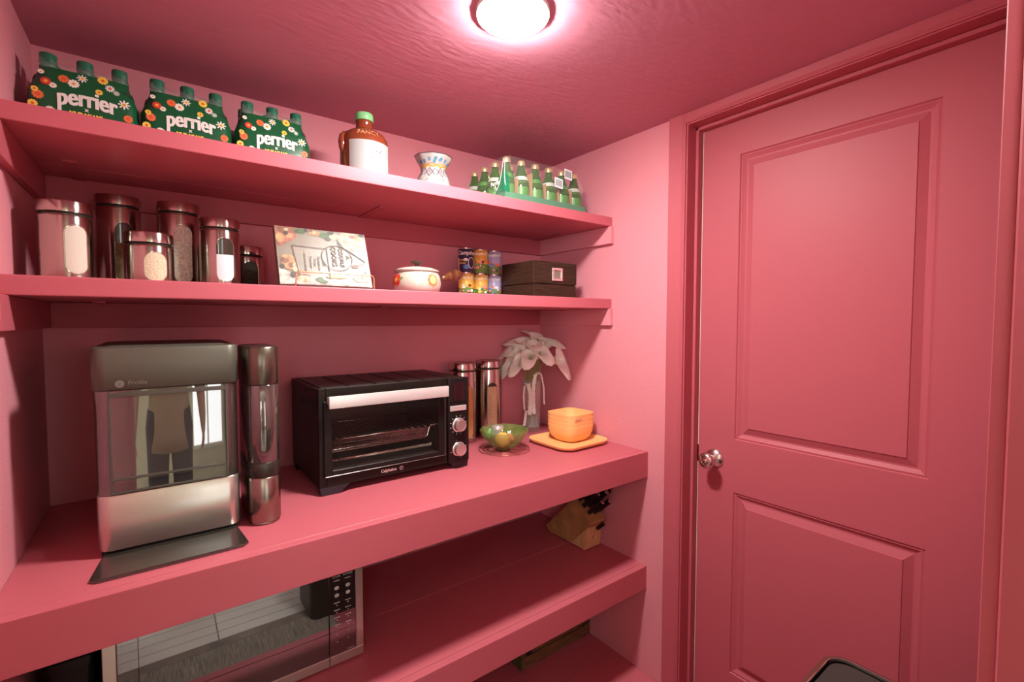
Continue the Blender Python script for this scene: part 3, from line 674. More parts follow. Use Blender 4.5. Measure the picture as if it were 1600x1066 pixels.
def soup_can(x, z, lm, label, kind, yy=-.128):
    t = thing('soup_can', label, 'can', (x, yy, z), 0, 'printed soup cans stacked two high')
    B().lathe([(CR-.001, 0), (CR, .0012), (CR, .003), (CR-.001, .004)], 36).add('rim', tin, t, 50)
    lb = B().lathe([(CR-.0008, .004), (CR-.0008, CHh-.004)], 40).add('paper_label', lm, t, True)
    B().lathe([(CR-.001, CHh-.004), (CR, CHh-.003), (CR, CHh-.0008), (CR-.002, CHh), (CR-.004, CHh-.003), (0, CHh-.003)], 36).add('lid', tin, t, 50)
    va = math.atan2(CAMP.y-yy, CAMP.x-x); mp = cyl(CR, va); cols = [PC['white'], PC['orange'], PC['blue'], PC['pink'], PC['brown'], PC['yellow'], PC['red']]
    rg = random.Random(int(x*1000)+int(z*100)); b = B()
    if kind == 'navy':
        text("Campbell's", .0215, mp, PC['white'], lb, cx=.010, cz=.078, bold=.0006, shear=.3)
        for k, s_ in enumerate(('CHICKEN', 'NOODLE')): text(s_, .0075, mp, PC['yellow'], lb, cx=-.018, cz=.050-.012*k, bold=.0003)
        b.mi = 0; strip(b, mp, [(.022+.013*math.cos(2*PI*k/20), .040+.021*math.sin(2*PI*k/20)) for k in range(21)], .0022, .0006)
        b.poly(disc(-.001, .052, .006, 8, 1.6), mp, .0006); b.mi = 2; b.poly(disc(.002, .024, .009, 10, 1.5), mp, .0005)
        b.mi = 0; b.poly([(-.036, .004), (-.030, .004), (-.030, .060), (-.036, .060)], mp, .0006)
    else:
        text("Campbell's", .0165, mp, mat('pale_script', (.85, .75, .55), .4) if kind == 'y' else PC['white'], lb, cx=.0, cz=.080, bold=.0004, shear=.3)
        for k in range(12):     # plain dabs of colour over the meadow
            b.mi = rg.choice([0, 1, 4, 5, 3] if kind == 'y' else [0, 2, 3, 4, 1]); b.poly(disc(-.034+.068*rg.random(), .012+.040*rg.random(), .0025+.0045*rg.random(), 9, 1+.4*rg.random()), mp, .0006+.0002*k)
        b.mi = 6; b.poly(disc(-.022, .090, .003, 8), mp, .0006)
    b.add('label_print', cols, lb, fix=False)
xs = (1.232, 1.299, 1.366)
soup_can(xs[0], S2T, yel, 'yellow soup can, bottom left of the stack beside the wooden pan handle', 'y')
soup_can(xs[1], S2T, yel, 'yellow soup can at the bottom middle of the stack', 'y')
soup_can(xs[2], S2T, lil, 'lilac soup can at the bottom of the stack next to the wooden box', 'l')
soup_can(xs[0], S2T+CHh, nav, 'dark navy soup can, top left of the stack', 'navy')
soup_can(xs[1], S2T+CHh, yel, 'yellow soup can at the top middle of the stack', 'y')
soup_can(xs[2], S2T+CHh, lil, 'lilac soup can at the top right of the stack', 'l')

# ================================================================== DARK WOODEN BOX
wen = mat('wenge_wood', (.036, .017, .010), .5, var=(9, .55, (1.5, 1.5, 28)), spec=.25)
bx = thing('wooden_box', 'dark wooden lidded box with a square silver buckle', 'box', (1.390, -.360, S2T))
BX, BY = .221, .200
b = B(); b.box(0, BX, 0, BY, 0, .052, .0012); b.box(.003, BX-.003, .003, BY-.003, .052, .056); b.add('box_base', wen, bx)
b = B(); b.box(-.003, BX+.002, -.003, BY+.002, .0545, .140, .0012); b.add('box_lid', wen, bx)
bu = B().box(.088, .142, -.0075, -.0030, .068, .118, .001)
b = bu; bkl = None
sq = mat('silver_plate', (.80, .74, .68), .25, .9); b.bm.free()
b = B()
for q in ((.088, .142, .108, .117), (.088, .142, .067, .076), (.088, .097, .076, .108), (.133, .142, .076, .108)): b.box(q[0], q[1], -.0085, -.003, q[2], q[3], .0006)
bkl = b.add('buckle', sq, bx); B().box(.097, .133, -.0055, -.003, .076, .108).add('buckle_inlay', mat('woven_inlay', (.20, .15, .12), .6, bump=(300, 1)), bkl)

# ================================================================== ICE MAKER
im = thing('ice_maker', 'dark pewter countertop ice maker with a smoked window and steel drawer', 'ice maker', (.2635, -.463, CT))
HXm = .1335
def slab(b, z0, z1, y0=0, y1=.385, r=.024, g=0, bev=.002):
    cy, hy = (y0+y1)/2, (y1-y0)/2
    b.loft([(HXm-g-bev, hy-bev, r-bev, z0, 0, cy), (HXm-g, hy, r, z0+bev, 0, cy), (HXm-g, hy, r, z1-bev, 0, cy), (HXm-g-bev, hy-bev, r-bev, z1, 0, cy)])
b = B(); slab(b, .352, .4425, 0, .385, .024, 0, .003); b.loft([(HXm-.022, .165, .02, .4420, 0, .195), (HXm-.026, .160, .02, .4445, 0, .195)]); tp = b.add('top_housing', pewter, im, 45)
dr = B(); slab(dr, .012, .130, .001, .385, .024, .002, .0015); dr = dr.add('ice_drawer', steel_h, im, 45)
# rear body behind the window, bin and glass wrap
b = B(); b.box(-HXm+.004, HXm-.004, .16, .383, .130, .352); b.add('rear_body', pewter_d, im)
b = B(); b.loft([(HXm-.003, .0805, .027, .131, 0, .0825), (HXm-.003, .0805, .027, .3515, 0, .0825)])
for f in list(b.bm.faces):
    if abs(f.normal.z) > .9: b.bm.faces.remove(f)
b.add('smoked_window', smoke_pane, im, 45)
edge = mat('window_edge', (.07, .068, .052), .25, spec=.6)
b = B()
for x in (-.105, .106): b.box(x-.0022, x+.0022, -.0015, .002, .134, .350, .0008)
b.box(-.105, .106, -.0015, .002, .338, .347, .0008); b.box(-.105, .106, -.0012, .002, .160, .1645, .0008); b.box(-.105, .106, -.0012, .002, .132, .136, .0008)
b.add('window_frame', edge, im)
b = B(); b.box(-.107, .107, .06, .063, .140, .335); b.box(-.107, .107, .02, .06, .150, .152); b.box(-.1, -.062, .015, .06, .150, .158)
b.add('ice_bin', mat('ice_bin', (.12, .115, .095), .25), im)
b = B(); b.box(-HXm+.008, HXm-.008, .01, .375, 0, .013, .002); b.add('base', black_pl, im)
b = B()   # drip tray plate
pts = [(-.1355, -.114+.010), (-.1355+.010, -.114), (.1325-.012, -.114), (.1325, -.114+.014), (.121, .02), (-.121, .02)]
b.prism(pts, 'z', 0, .0065); bmesh.ops.bevel(b.bm, geom=[e for e in b.bm.edges if abs(e.verts[0].co.z-e.verts[1].co.z) < 1e-5 and e.verts[0].co.z > .005], offset=.002, segments=2, affect='EDGES')
b.add('drip_tray', mat('tray_gloss', (.028, .027, .022), .10, spec=.8, ior=1.8), im)
logo_m = mat('logo_grey', (.19, .18, .155), .4, .3)
pmp = plane_y(-.0002)
b = B(); b.poly(disc(-.086, .366, .0078, 20), pmp, .0006); em = b.add('emblem', logo_m, tp, fix=False)
text('g', .010, pmp, pewter, em, 'emblem_letters', cx=-.086, cz=.367, off=.0010)
text('Profile', .0125, pmp, logo_m, tp, cx=-.056, cz=.367, off=.0006)
text('opal', .006, pmp, logo_m, tp, cx=.085, cz=.425, off=.0006, name='control_marks')
# side tank
st = thing('water_tank', 'narrow pewter water tank with a smoked middle standing against the ice maker', 'water tank', (.4475, -.483, CT))
def tank(b, z0, z1, g=0, bev=.0015, y1=.19):
    b.loft([(.0365-g-bev, y1/2-g-bev, .034-g-bev, z0, 0, y1/2), (.0365-g, y1/2-g, .034-g, z0+bev, 0, y1/2), (.0365-g, y1/2-g, .034-g, z1-bev, 0, y1/2), (.0365-g-bev, y1/2-g-bev, .034-g-bev, z1, 0, y1/2)])
steel_dk = mat('dark_brushed_steel', (.30, .27, .22), .27, 1, bump=(40, .03, (30, 30, 1)))
b = B(); tank(b, 0, .006, .002); tank(b, .006, .116); b.add('tank_base', steel_dk, st, 45)
b = B(); tank(b, .116, .153, .0003); b.add('tank_band', pewter_d, st, 45)
b = B(); tank(b, .153, .343, .0006); b.add('tank_window', mat('tank_smoke', (.05, .042, .035), .07, spec=.9, ior=1.8), st, 45)
b = B(); tank(b, .343, .436, 0, .003); b.add('tank_lid', mat('pewter_brushed', (.16, .145, .11), .30, .9), st, 45)

# ================================================================== TOASTER OVEN
ov = thing('toaster_oven', 'black toaster oven with a steel door handle and two round dials', 'toaster oven', (.600, -.365, CT))
OW, OD, OH0, OH1 = .490, .328, .022, .307
b = B()   # shell: sides, top, bottom, back
b.box(0, .006, 0, OD, OH0, OH1-.006, .002); b.box(OW-.006, OW, 0, OD, OH0, OH1-.006, .002); b.box(0, OW, 0, OD, OH1-.008, OH1-.002, .003, 2); b.box(0, OW, 0, OD, OH0, OH0+.006, .002); b.box(0, OW, OD-.006, OD, OH0, OH1-.004, .002)
sh = b.add('oven_shell', black_mt, ov)
for k in range(5): B().box(.012+.081*k, .084+.081*k, .012, OD-.02, OH1-.0025, OH1+.0006, .0012).add('top_rib', black_mt, sh)
B().box(.418, OW-.012, .012, OD-.02, OH1-.0025, OH1-.0004, .001).add('top_rib', black_mt, sh)
b = B()
for k in range(9): b.box(-.0012, .0004, .045+.020*k, .058+.020*k, .238, .262, .0004)
b.add('side_vents', dark_void, sh)
smp = lambda u, v, off=0: (-off, -u, v)
b = B(); strip(b, smp, [(-.15+.026*math.cos(2*PI*k/30), .150+.026*math.sin(2*PI*k/30)) for k in range(31)], .003, .0008); strip(b, smp, [(-.15+.012*math.cos(2*PI*k/20), .150+.014*math.sin(2*PI*k/20)) for k in range(16)], .004, .0008)
b.add('side_emblem', dark_void, sh, fix=False)
# cavity
CXa, CXb, CZa, CZb = .022, .398, .048, .268
b = B(); b.box(CXa, CXb, OD-.03, OD-.028, CZa, CZb); b.box(CXa, CXa+.002, .008, OD-.03, CZa, CZb); b.box(CXb, CXb+.002, .008, OD-.03, CZa, CZb); b.box(CXa, CXb, .008, OD-.03, CZa-.002, CZa); b.box(CXa, CXb, .008, OD-.03, CZb, CZb+.002)
cav = b.add('cavity', mat('cavity_steel', (.11, .085, .065), .35, .6), ov)
gl_w = mat('rack_wire', (.60, .52, .45), .22, 1)
b = B()
b.tube([(CXa+.004, .022, .150), (CXb-.012, .022, .150)], .0021, 8); b.tube([(CXa+.004, .27, .150), (CXb-.012, .27, .150)], .002, 8)
for k in range(17): b.tube([(.036+.022*k, .018, .1525), (.036+.022*k, .272, .1525)], .0012, 6)
b.tube([(CXb-.035, .022, .150), (CXb-.022, .016, .156), (CXb-.004, .014, .158)], .0021, 8)
b.add('wire_rack', gl_w, ov, True)
b = B()   # mesh basket
for (y0, y1) in ((.030, .030), ):
    for k in range(56): x = .034+.0058*k; b.tube([(x, .030, .114), (x+.0045, .0295, .147)], .0006, 4); b.tube([(x+.0045, .0305, .114), (x, .030, .147)], .0006, 4)
b.tube(fil([(.034, .030, .148), (.030, .030, .113), (.352, .030, .113), (.362, .030, .148)], .01), .0016, 6)
for k in range(24): b.tube([(.036+.0138*k, .030, .113), (.036+.0138*k, .262, .113)], .0007, 4)
for k in range(12): b.tube([(.034, .030+.02*k, .113), (.352, .030+.02*k, .113)], .0007, 4)
for k in range(30): b.tube([(.034+.011*k, .262, .114), (.040+.011*k, .262, .147)], .0009, 4)
b.add('mesh_basket', gl_w, ov)
for yy_ in (.045, .235):
    b = B().tube([(CXa+.004, yy_, .083), (CXb-.012, yy_, .083)], .0048, 10); he = b.add('heating_element', gl_w, ov, True)
    b = B()
    for k in range(60): b.lathe([(.0060, -.0011), (.0066, 0), (.0060, .0011)], 8, M=Matrix.Translation((CXa+.008+.0058*k, yy_, .083)) @ Matrix.Rotation(PI/2, 4, 'Y'))
    b.add('heater_coil', gl_w, he)
for zz in (.245,):
    B().tube([(CXa+.004, .15, zz), (CXb-.012, .15, zz)], .0045, 8).add('heating_element', gl_w, ov, True)
b = B().box(CXa+.004, CXb-.006, .02, .28, .058, .060, .0006); b.add('crumb_tray', mat('crumb_tray', (.34, .30, .26), .3, .9), ov)
# front frame + door
b = B(); b.box(0, OW, -.006, .008, OH0+.0, OH1, .004, 2)
b.bm.free(); b = B()
for q in ((0, CXa-.002, OH0, OH1), (CXb+.006, CXb+.012, OH0, OH1), (CXa-.002, CXb+.006, OH0, .056), (CXa-.002, CXb+.006, .262, OH1)): b.box(q[0], q[1], -.004, .008, q[2], q[3], .0015)
b.add('front_frame', black_mt, ov)
b = B()
for q in ((.012, .034, .052, .270), (.374, .400, .052, .270), (.034, .374, .052, .070), (.034, .374, .250, .270)): b.box(q[0], q[1], -.012, -.004, q[2], q[3], .0015)
dor = b.add('oven_door', black_pl, ov)
B().box(.034, .374, -.0095, -.0075, .068, .252).add('door_glass', oven_gl, dor)
b = B(); b.box(.014, .398, -.0135, -.0118, .0530, .0550, .0006); b.box(.3965, .3985, -.0135, -.0118, .0535, .2660, .0006); b.add('door_bead', mat('grey_bead', (.20, .18, .16), .3, .8), dor)
b = B(); b.box(.018, .393, -.048, -.040, .2540, .2885, .0022, 2); b.box(.022, .036, -.042, -.010, .262, .282, .001); b.box(.376, .390, -.042, -.010, .262, .282, .001)
b.add('door_handle', mat('silver_handle', (.74, .73, .70), .36, .45), dor, 40)
# control panel
b = B().box(.410, OW, -.012, .008, OH0, OH1, .003, 2); cp = b.add('control_panel', black_pl, ov, 40)
B().box(.419, .481, -.0135, -.0115, .224, .300, .002).add('display_frame', mat('display_bezel', (.010, .009, .008), .12, spec=.8), cp)
B().box(.430, .471, -.0141, -.0130, .232, .291).add('display', mat('display_glass', (.03, .008, .010), .06, spec=.9), cp)
B().box(.416, .478, -.0155, -.0115, .196, .214, .0018, 2).add('button', mat('silver_button', (.72, .68, .64), .35, .6), cp)
kn_m = mat('dial_silver', (.66, .60, .56), .30, .85)
for z_ in (.148, .066):
    Mk = Matrix.Translation((.4485, -.012, z_)) @ Matrix.Rotation(PI/2, 4, 'X')
    kk = B().lathe([(.024, 0), (.0245, .002), (.0225, .004), (.0205, .0045), (.0205, .018), (.0195, .020), (.0165, .0205), (.0165, .0195), (0, .0195)], 40, M=Mk).add('dial', kn_m, cp, 40)
    b = B()
    for k in range(12):
        a = PI/12+2*PI*k/12
        if z_ < .1 and k % 3: continue
        strip(b, plane_y(-.012), [(.4485+.0285*math.cos(a), z_+.0285*math.sin(a)), (.4485+.0325*math.cos(a), z_+.0325*math.sin(a))], .0014, .0006)
    b.add('dial_marks', PC['white'], cp, fix=False)
text('Calphalon', .0125, plane_y(-.004), PC['white'], ov, cx=.205, cz=.0375, off=.0006, bold=.0004)
b = B(); strip(b, plane_y(-.004), [(.246+.0055*math.cos(2*PI*k/16), .0375+.0055*math.sin(2*PI*k/16)) for k in range(17)], .0014, .0006); strip(b, plane_y(-.004), [(.246+.002*math.cos(2*PI*k/10), .0375+.0025*math.sin(2*PI*k/10)) for k in range(8)], .001, .0006)
b.add('emblem', PC['white'], ov, fix=False)
for x0, x1, sg in ((.0, .085, 1), (.415, OW, -1)):
    for yq in (0, OD-.035):
        b = B()
        if sg > 0: poly = [(x0+.004, .0), (x1-.028, .0), (x1, .023), (x0, .023)]
        else: poly = [(x0+.022, .0), (x1-.004, .0), (x1, .023), (x0, .023)]
        b.prism(poly, 'y', yq-.006 if yq == 0 else yq, yq+.03); b.add('foot', mat('foot_plastic', (.020, .016, .022), .45), ov)

# ================================================================== GREEN GLASS BOWL ON TRIVET
gg = mat('green_pressed_glass', (.20, .30, .07), .05, alpha=.42, spec=.8, ior=1.6)
BC = (1.308, -.282)
tv = thing('wire_trivet', 'round coppery wire trivet under the green glass bowl', 'trivet', (*BC, CT))
cw = mat('copper_wire', (.45, .16, .12), .3, .8)
for R_ in (.098, .082, .066): B().tube([(R_*math.cos(2*PI*k/40), R_*math.sin(2*PI*k/40), .0035) for k in range(40)], .0013, 6, closed=True).add('wire_ring', cw, tv, True)
for k in range(8): a = 2*PI*k/8; B().tube([(.02*math.cos(a), .02*math.sin(a), .0016), (.098*math.cos(a), .098*math.sin(a), .0016)], .0013, 6).add('wire_spoke', cw, tv, True)
gb = thing('glass_bowl', 'green pressed glass bowl with a fluted scalloped rim holding small fruit', 'bowl', (*BC, CT+.0052))
def flute(a, z): return 1+.035*math.cos(12*a)*min(1, z/.03)
B().lathe([(.034, 0), (.036, .003), (.040, .006), (.058, .020), (.074, .038), (.086, .058), (.0925, .074), (.0915, .0755), (.084, .060), (.071, .041), (.054, .023), (.036, .0095), (0, .008)], 96, rf=flute).add('bowl_glass', gg, gb, 60)
def fruit(nm, lab, cat, x, y, z, r, col, squash=1, stem=True):
    t = thing(nm, lab, cat, (x, y, z)); m_ = mat(nm+'_skin', col, .35, var=(12, .15), coat=.2)
    pr_ = []
    for k in range(13):
        a = -PI/2+PI*k/12; rr = r*math.cos(a)*(1-.10*math.sin(a)); pr_.append((rr, r+r*squash*math.sin(a)-(.12*r if k == 12 else 0)))
    B().lathe(pr_, 24, rf=lambda a, z: 1+.02*math.cos(5*a)).add('fruit_body', m_, t, True)
    if stem: B().tube([(0, 0, r+r*squash-.004), (.001, 0, r+r*squash+.004)], .0012, 6).add('fruit_stem', PC['brown'], t)
fruit('yellow_apple', 'round yellow apple in the green glass bowl', 'apple', BC[0]-.022, BC[1]-.020, CT+.0165, .0290, (.82, .50, .10))
fruit('peach', 'small coral peach beside the yellow apple in the green bowl', 'peach', BC[0]+.030, BC[1]+.004, CT+.021, .0175, (.85, .27, .12), 1, False)
gj = thing('glass_jar', 'small clear glass jar behind the yellow apple in the green bowl', 'jar', (BC[0]-.006, BC[1]+.036, CT+.030))
B().lathe([(.016, 0), (.0225, .002), (.0235, .010), (.0235, .040), (.022, .046), (.0205, .046), (.021, .038), (.0215, .008), (0, .006)], 28).add('jar_glass', glass, gj, 50)
B().lathe([(.0238, .044), (.0238, .054), (.022, .0565), (0, .057)], 28).add('jar_lid', mat('jar_lid', (.75, .72, .68), .3, .6), gj, 50)
gf = thing('green_gourd', 'small green fruit behind the glass jar in the green bowl', 'fruit', (BC[0]-.042, BC[1]+.038, CT+.034))
B().lathe([(0, 0), (.012, .003), (.018, .012), (.0185, .020), (.012, .034), (.006, .044), (0, .048)], 20).add('fruit_body', mat('gourd_skin', (.16, .38, .10), .4, var=(40, .4)), gf, True)

# ================================================================== ORANGE BOWLS AND PLATE
orange = mat('orange_silicone', (.92, .48, .19), .48, spec=.3)
PCn = (1.580, -.352)
pl = thing('square_plate', 'orange rounded square plate under the orange bowls', 'plate', (*PCn, CT), .03)
b = B()
secs = [(a*.93, c_*.93, r_, z_) for a, c_, r_, z_ in [(.100, .095, .045, 0), (.118, .113, .050, .001), (.134, .129, .054, .006), (.142, .137, .056, .016), (.1415, .1365, .056, .0185), (.136, .131, .054, .017), (.118, .113, .05, .0095), (.09, .085, .045, .006)]]
b.loft(secs); b.add('plate_body', orange, pl, 60)
B2 = (1.608, -.338)
def obowl(z, label, tag_=False):
    t = thing('square_bowl', label, 'bowl', (B2[0], B2[1], z), .05, 'orange square bowls nested on the orange plate')
    b = B(); b.loft([(.046, .044, .030, 0), (.056, .054, .036, .002), (.068, .066, .038, .016), (.0765, .0745, .038, .040), (.0790, .077, .038, .066), (.0790, .077, .038, .0675), (.0768, .0748, .036, .0675), (.0762, .0742, .036, .064), (.072, .070, .036, .040), (.060, .058, .036, .016), (.044, .042, .03, .006)])
    b.add('bowl_body', orange, t, 60)
    if tag_:
        q = B(); q.box(-.060, -.020, -.0800, -.0785, .050, .0555, .0006); q.add('label_strip', mat('shiny_label', (.85, .72, .45), .15, .6), t)
    return t
z0 = CT+.0075
for k, l in enumerate(('orange square bowl at the bottom of the nested stack, resting on the plate', 'orange square bowl, second from the bottom of the nested stack', 'orange square bowl, third from the bottom of the nested stack', 'topmost orange square bowl of the stack with a shiny label strip')):
    obowl(z0+.0155*k, l, k == 3)

# ================================================================== VASE OF CALLA LILIES
VX, VY = 1.594, -.100
gv = thing('glass_vase', 'clear glass vase of calla lilies behind the orange bowls', 'vase', (VX, VY, CT))
B().lathe([(.036, 0), (.039, .003), (.038, .02), (.040, .12), (.046, .215), (.0475, .232), (.0455, .232), (.044, .214), (.0375, .12), (.0355, .02), (0, .010)], 40).add('vase_glass', glass, gv, 60)
B().lathe([(0, .0102), (.0350, .0205), (.0366, .118), (0, .118)], 32).add('water', mat('vase_water', (.80, .84, .76), .03, alpha=.08, spec=.3), gv, 60)
stem_m = mat('lily_stem', (.22, .30, .09), .5); sp_m = mat('lily_petal', (.90, .89, .78), .45, spec=.3); spx = mat('lily_spadix', (.80, .62, .20), .6)
def lily(base, head, dirn, size, tipv, label, seed):
    rg = random.Random(seed); t = thing('calla_lily', label, 'flower', (0, 0, 0), 0, 'white calla lilies in the glass vase'); t.location = (VX, VY, CT)
    H = Vector(head); D = Vector(dirn).normalized(); b0 = Vector(base)
    pts = [b0, b0.lerp(H, .4)+Vector((0, 0, .03)), H-D*.022, H]
    cur = []
    for k in range(13):
        u = k/12; p = pts[0]*(1-u)**3+pts[1]*3*u*(1-u)**2+pts[2]*3*u*u*(1-u)+pts[3]*u**3; cur.append(p)
    B().tube(cur, .0028, 8).add('stem', stem_m, t, True)
    T = Vector(tipv); T = (T-D*T.dot(D)).normalized(); Sd = D.cross(T).normalized()
    rings = []; nv = 12; nu = 25
    for j in range(nv):
        v = j/(nv-1); row = []
        for i in range(nu):
            a = -PI*1.04+2.08*PI*i/(nu-1)       # a=0 at the pointed tip side, overlap at the back
            rad = size*(.10+.24*v+.80*max(0, v-.5)**1.4)
            rim = max(0, v-.6)/.4
            pt = math.exp(-(a/.62)**2)
            out = rad*(1+1.15*rim*rim*pt)+size*.07*math.sin(3*a+seed)*rim
            hgt = size*(1.45*v) - size*.22*rim*rim + size*.55*rim*pt*(1-.80*rim)-size*.30*rim*(abs(a)/PI)**2+size*.06*math.sin(2*a+seed*1.7)*rim
            row.append(H+D*hgt+T*(out*math.cos(a))+Sd*(out*math.sin(a)*.92))
        rings.append(row)
    b = B(); b.rings(rings, closed=False); so = b.add('spathe', sp_m, t, True)
    so.modifiers.new('thick', 'SOLIDIFY').thickness = .0009
    B().tube([H+D*size*(.15+.85*k/6) for k in range(7)], [.0018, .0026, .003, .003, .0028, .0022, .001], 8).add('spadix', spx, t, True)
# camera right at the vase, to steer tips sideways
rv = Vector((rt.x, rt.y, 0)); fv = Vector((-fwd.x, -fwd.y, 0)); Z = Vector((0, 0, 1))
def P(r_, f_, z): return rv*r_+fv*f_+Z*z
LS = [((.00, .0), (-.060, .020, .322), (-.75, .3, .55), .058, (-1, 0, -.3), 'calla lily pointing far left, its tip curled level with the rim of the bunch'),
      ((.01, .0), (-.050, .028, .292), (-.80, .5, .15), .058, (-1, 0, -.6), 'lowest calla lily on the left side of the bunch'),
      ((-.01, .01), (-.022, .010, .352), (-.35, .3, .9), .060, (-1, .2, 0), 'calla lily rising at the upper left of the bunch'),
      ((.00, .01), (.006, .000, .372), (.05, .2, 1), .056, (-.2, 0, 1), 'topmost calla lily in the middle of the bunch'),
      ((.01, .02), (.044, .004, .352), (.55, .25, .75), .058, (1, 0, .4), 'calla lily opening at the upper right of the bunch'),
      ((.01, .01), (.052, .020, .318), (.80, .45, .10), .074, (.8, 0, -1), 'large calla lily drooping down on the right side'),
      ((.0, .0), (-.006, .036, .318), (-.05, .75, .45), .058, (-.3, 0, -1), 'calla lily facing forward at the centre of the bunch'),
      ((-.01, .0), (.022, .034, .332), (.25, .75, .5), .056, (.3, 0, -1), 'calla lily facing forward just right of the centre'),
      ((.0, -.01), (-.030, .034, .306), (-.35, .75, .25), .056, (-.5, 0, -1), 'calla lily facing down at the lower left of the centre'),
      ((.01, -.01), (.030, .000, .358), (.35, 0, .9), .054, (.6, .3, .5), 'small calla lily tucked behind the upper right blooms'),
      ((-.01, -.01), (-.036, .022, .338), (-.6, .55, .55), .050, (-1, 0, .2), 'small calla lily between the two upper left blooms, tip turned up'),
      ((.0, .01), (.004, .026, .352), (.0, .6, .8), .052, (.2, 0, -1), 'calla lily just below the topmost bloom, opening towards the room')]
for i, (bs, hd_, dr_, sz, tp_, lb_) in enumerate(LS):
    lily(P(bs[0]-hd_[0]*.35, bs[1], .022), P(*hd_), P(*dr_), sz*1.05, P(*tp_), lb_, i)
# lace ribbons round the stems
lace = mat('white_lace', (.84, .82, .76), .8, bump=(220, 1)); 
def ribbon(nm, label, knot, tails, wd):
    t = thing(nm, label, 'ribbon', (VX, VY, CT), 0)
    K = Vector(knot); b = B().tube([K+Vector((.011*math.cos(2*PI*k/18), .011*math.sin(2*PI*k/18), 0)) for k in range(18)], .0045, 8, closed=True); b.add('wrapped_band', lace, t, True)
    for (pts, w_) in tails:
        b = B(); n = 26; rows = []
        pp_ = [Vector(p) for p in pts]
        for k in range(n+1):
            u = k/n*(len(pp_)-1); i = min(int(u), len(pp_)-2); p = pp_[i].lerp(pp_[i+1], u-i); e = 1+.16*math.sin(k*1.9)
            rows.append([p-rv*w_*e/2, p+fv*.0012*math.sin(k*1.3), p+rv*w_*e/2])
        b.rings(rows, closed=False); q = b.add('tail', lace, t, True); q.modifiers.new('thick', 'SOLIDIFY').thickness = .0008
F_ = .049
ribbon('lace_ribbon', 'white lace ribbon with long tails tied highest round the lily stems on the right', P(.026, .004, .262), [([P(.014, .046, .262), P(.006, .052, .215), P(.004, .052, .150), P(.008, .052, .085)], .016), ([P(.040, .040, .262), P(.052, .034, .20), P(.054, .032, .125)], .007)], .01)
ribbon('lace_ribbon', 'white lace ribbon tied lower round the lily stems, on the left side of the vase', P(-.018, .004, .214), [([P(-.018, .046, .218), P(-.008, .052, .17), P(-.012, .052, .08)], .018), ([P(-.034, .040, .21), P(-.038, .040, .16), P(-.034, .040, .10)], .008), ([P(-.026, .046, .10), P(-.034, .046, .04), P(-.036, .044, .03)], .012)], .01)

# ================================================================== MICROWAVE
mw = thing('microwave', 'steel and black glass microwave oven on the shelf below the countertop', 'microwave', (.132, -.460, LT))
MW, MD, MH = .556, .38, .300
b = B(); b.box(.004, MW-.004, .012, MD, .008, MH, .004); b.add('casing', black_pl, mw)
for x in (.03, MW-.06):
    for y in (.03, MD-.06): B().lathe([(.012, 0), (.014, .001), (.012, .009)], 14, (x+.015, y+.015, 0)).add('foot', rubber, mw)
b = B(); b.box(.464, .535, 0, .014, .031, MH, .0008); pnl = b.add('control_panel', mw_gl, mw)
b = B(); b.box(.464, MW, -.001, .014, .005, .0305, .0015); b.box(.5355, MW, -.001, .014, .0305, MH, .0015); b.add('steel_frame', steel_h, mw)
b = B(); b.box(0, .4625, -.001, .014, .005, .0305, .0015); b.box(0, .024, -.001, .014, .0305, MH, .0015); db = b.add('door_frame', steel_h, mw)
b = B(); b.box(.0245, .4625, 0, .014, .031, MH, .0008); dg_ = b.add('door_glass', mw_gl, mw)
B().box(.060, .0612, -.0006, .0002, .036, MH).add('door_seam', rubber, dg_)
pm = mat('panel_print', (.42, .42, .38), .5); pmp = plane_y(0)
b = B()
for r_ in range(9):
    for c_ in range(2):
        z_, x_ = .238-.0205*r_, .484+.030*c_
        if r_ in (1, 2): b.poly(disc(x_, z_, .0055, 8, 1.2), pmp, .0006)
        elif r_ < 7: b.poly([(x_-.008, z_-.0012), (x_+.008, z_-.0012), (x_+.008, z_+.0012), (x_-.008, z_+.0012)], pmp, .0006)
        if 2 < r_ < 9: b.poly(disc(x_, z_-.007, .0018, 6), pmp, .0006)
b.add('key_marks', pm, pnl, fix=False)
text('COOK   POWER', .0075, pmp, pm, pnl, cx=.500, cz=.249, off=.0006)
text('88:88', .018, pmp, mat('dim_display', (.10, .055, .035), .4), pnl, cx=.501, cz=.272, off=.0006)
text('sensor', .0065, pmp, pm, pnl, cx=.521, cz=.037, off=.0006)
bb_ = thing('storage_bin', 'black bin in the shadow at the left wall beside the microwave', 'bin', (.075, -.25, LT))
b = B(); b.loft([(.030, .145, .012, 0), (.036, .150, .014, .004), (.040, .155, .014, .20), (.043, .158, .015, .202), (.043, .158, .015, .212), (.038, .153, .012, .212), (.034, .148, .012, .02)]); b.add('bin_body', black_pl, bb_, 40)
b = B(); b.loft([(.044, .159, .015, .2125), (.044, .159, .015, .222), (.040, .155, .012, .226)]); b.add('bin_lid', black_pl, bb_, 40)

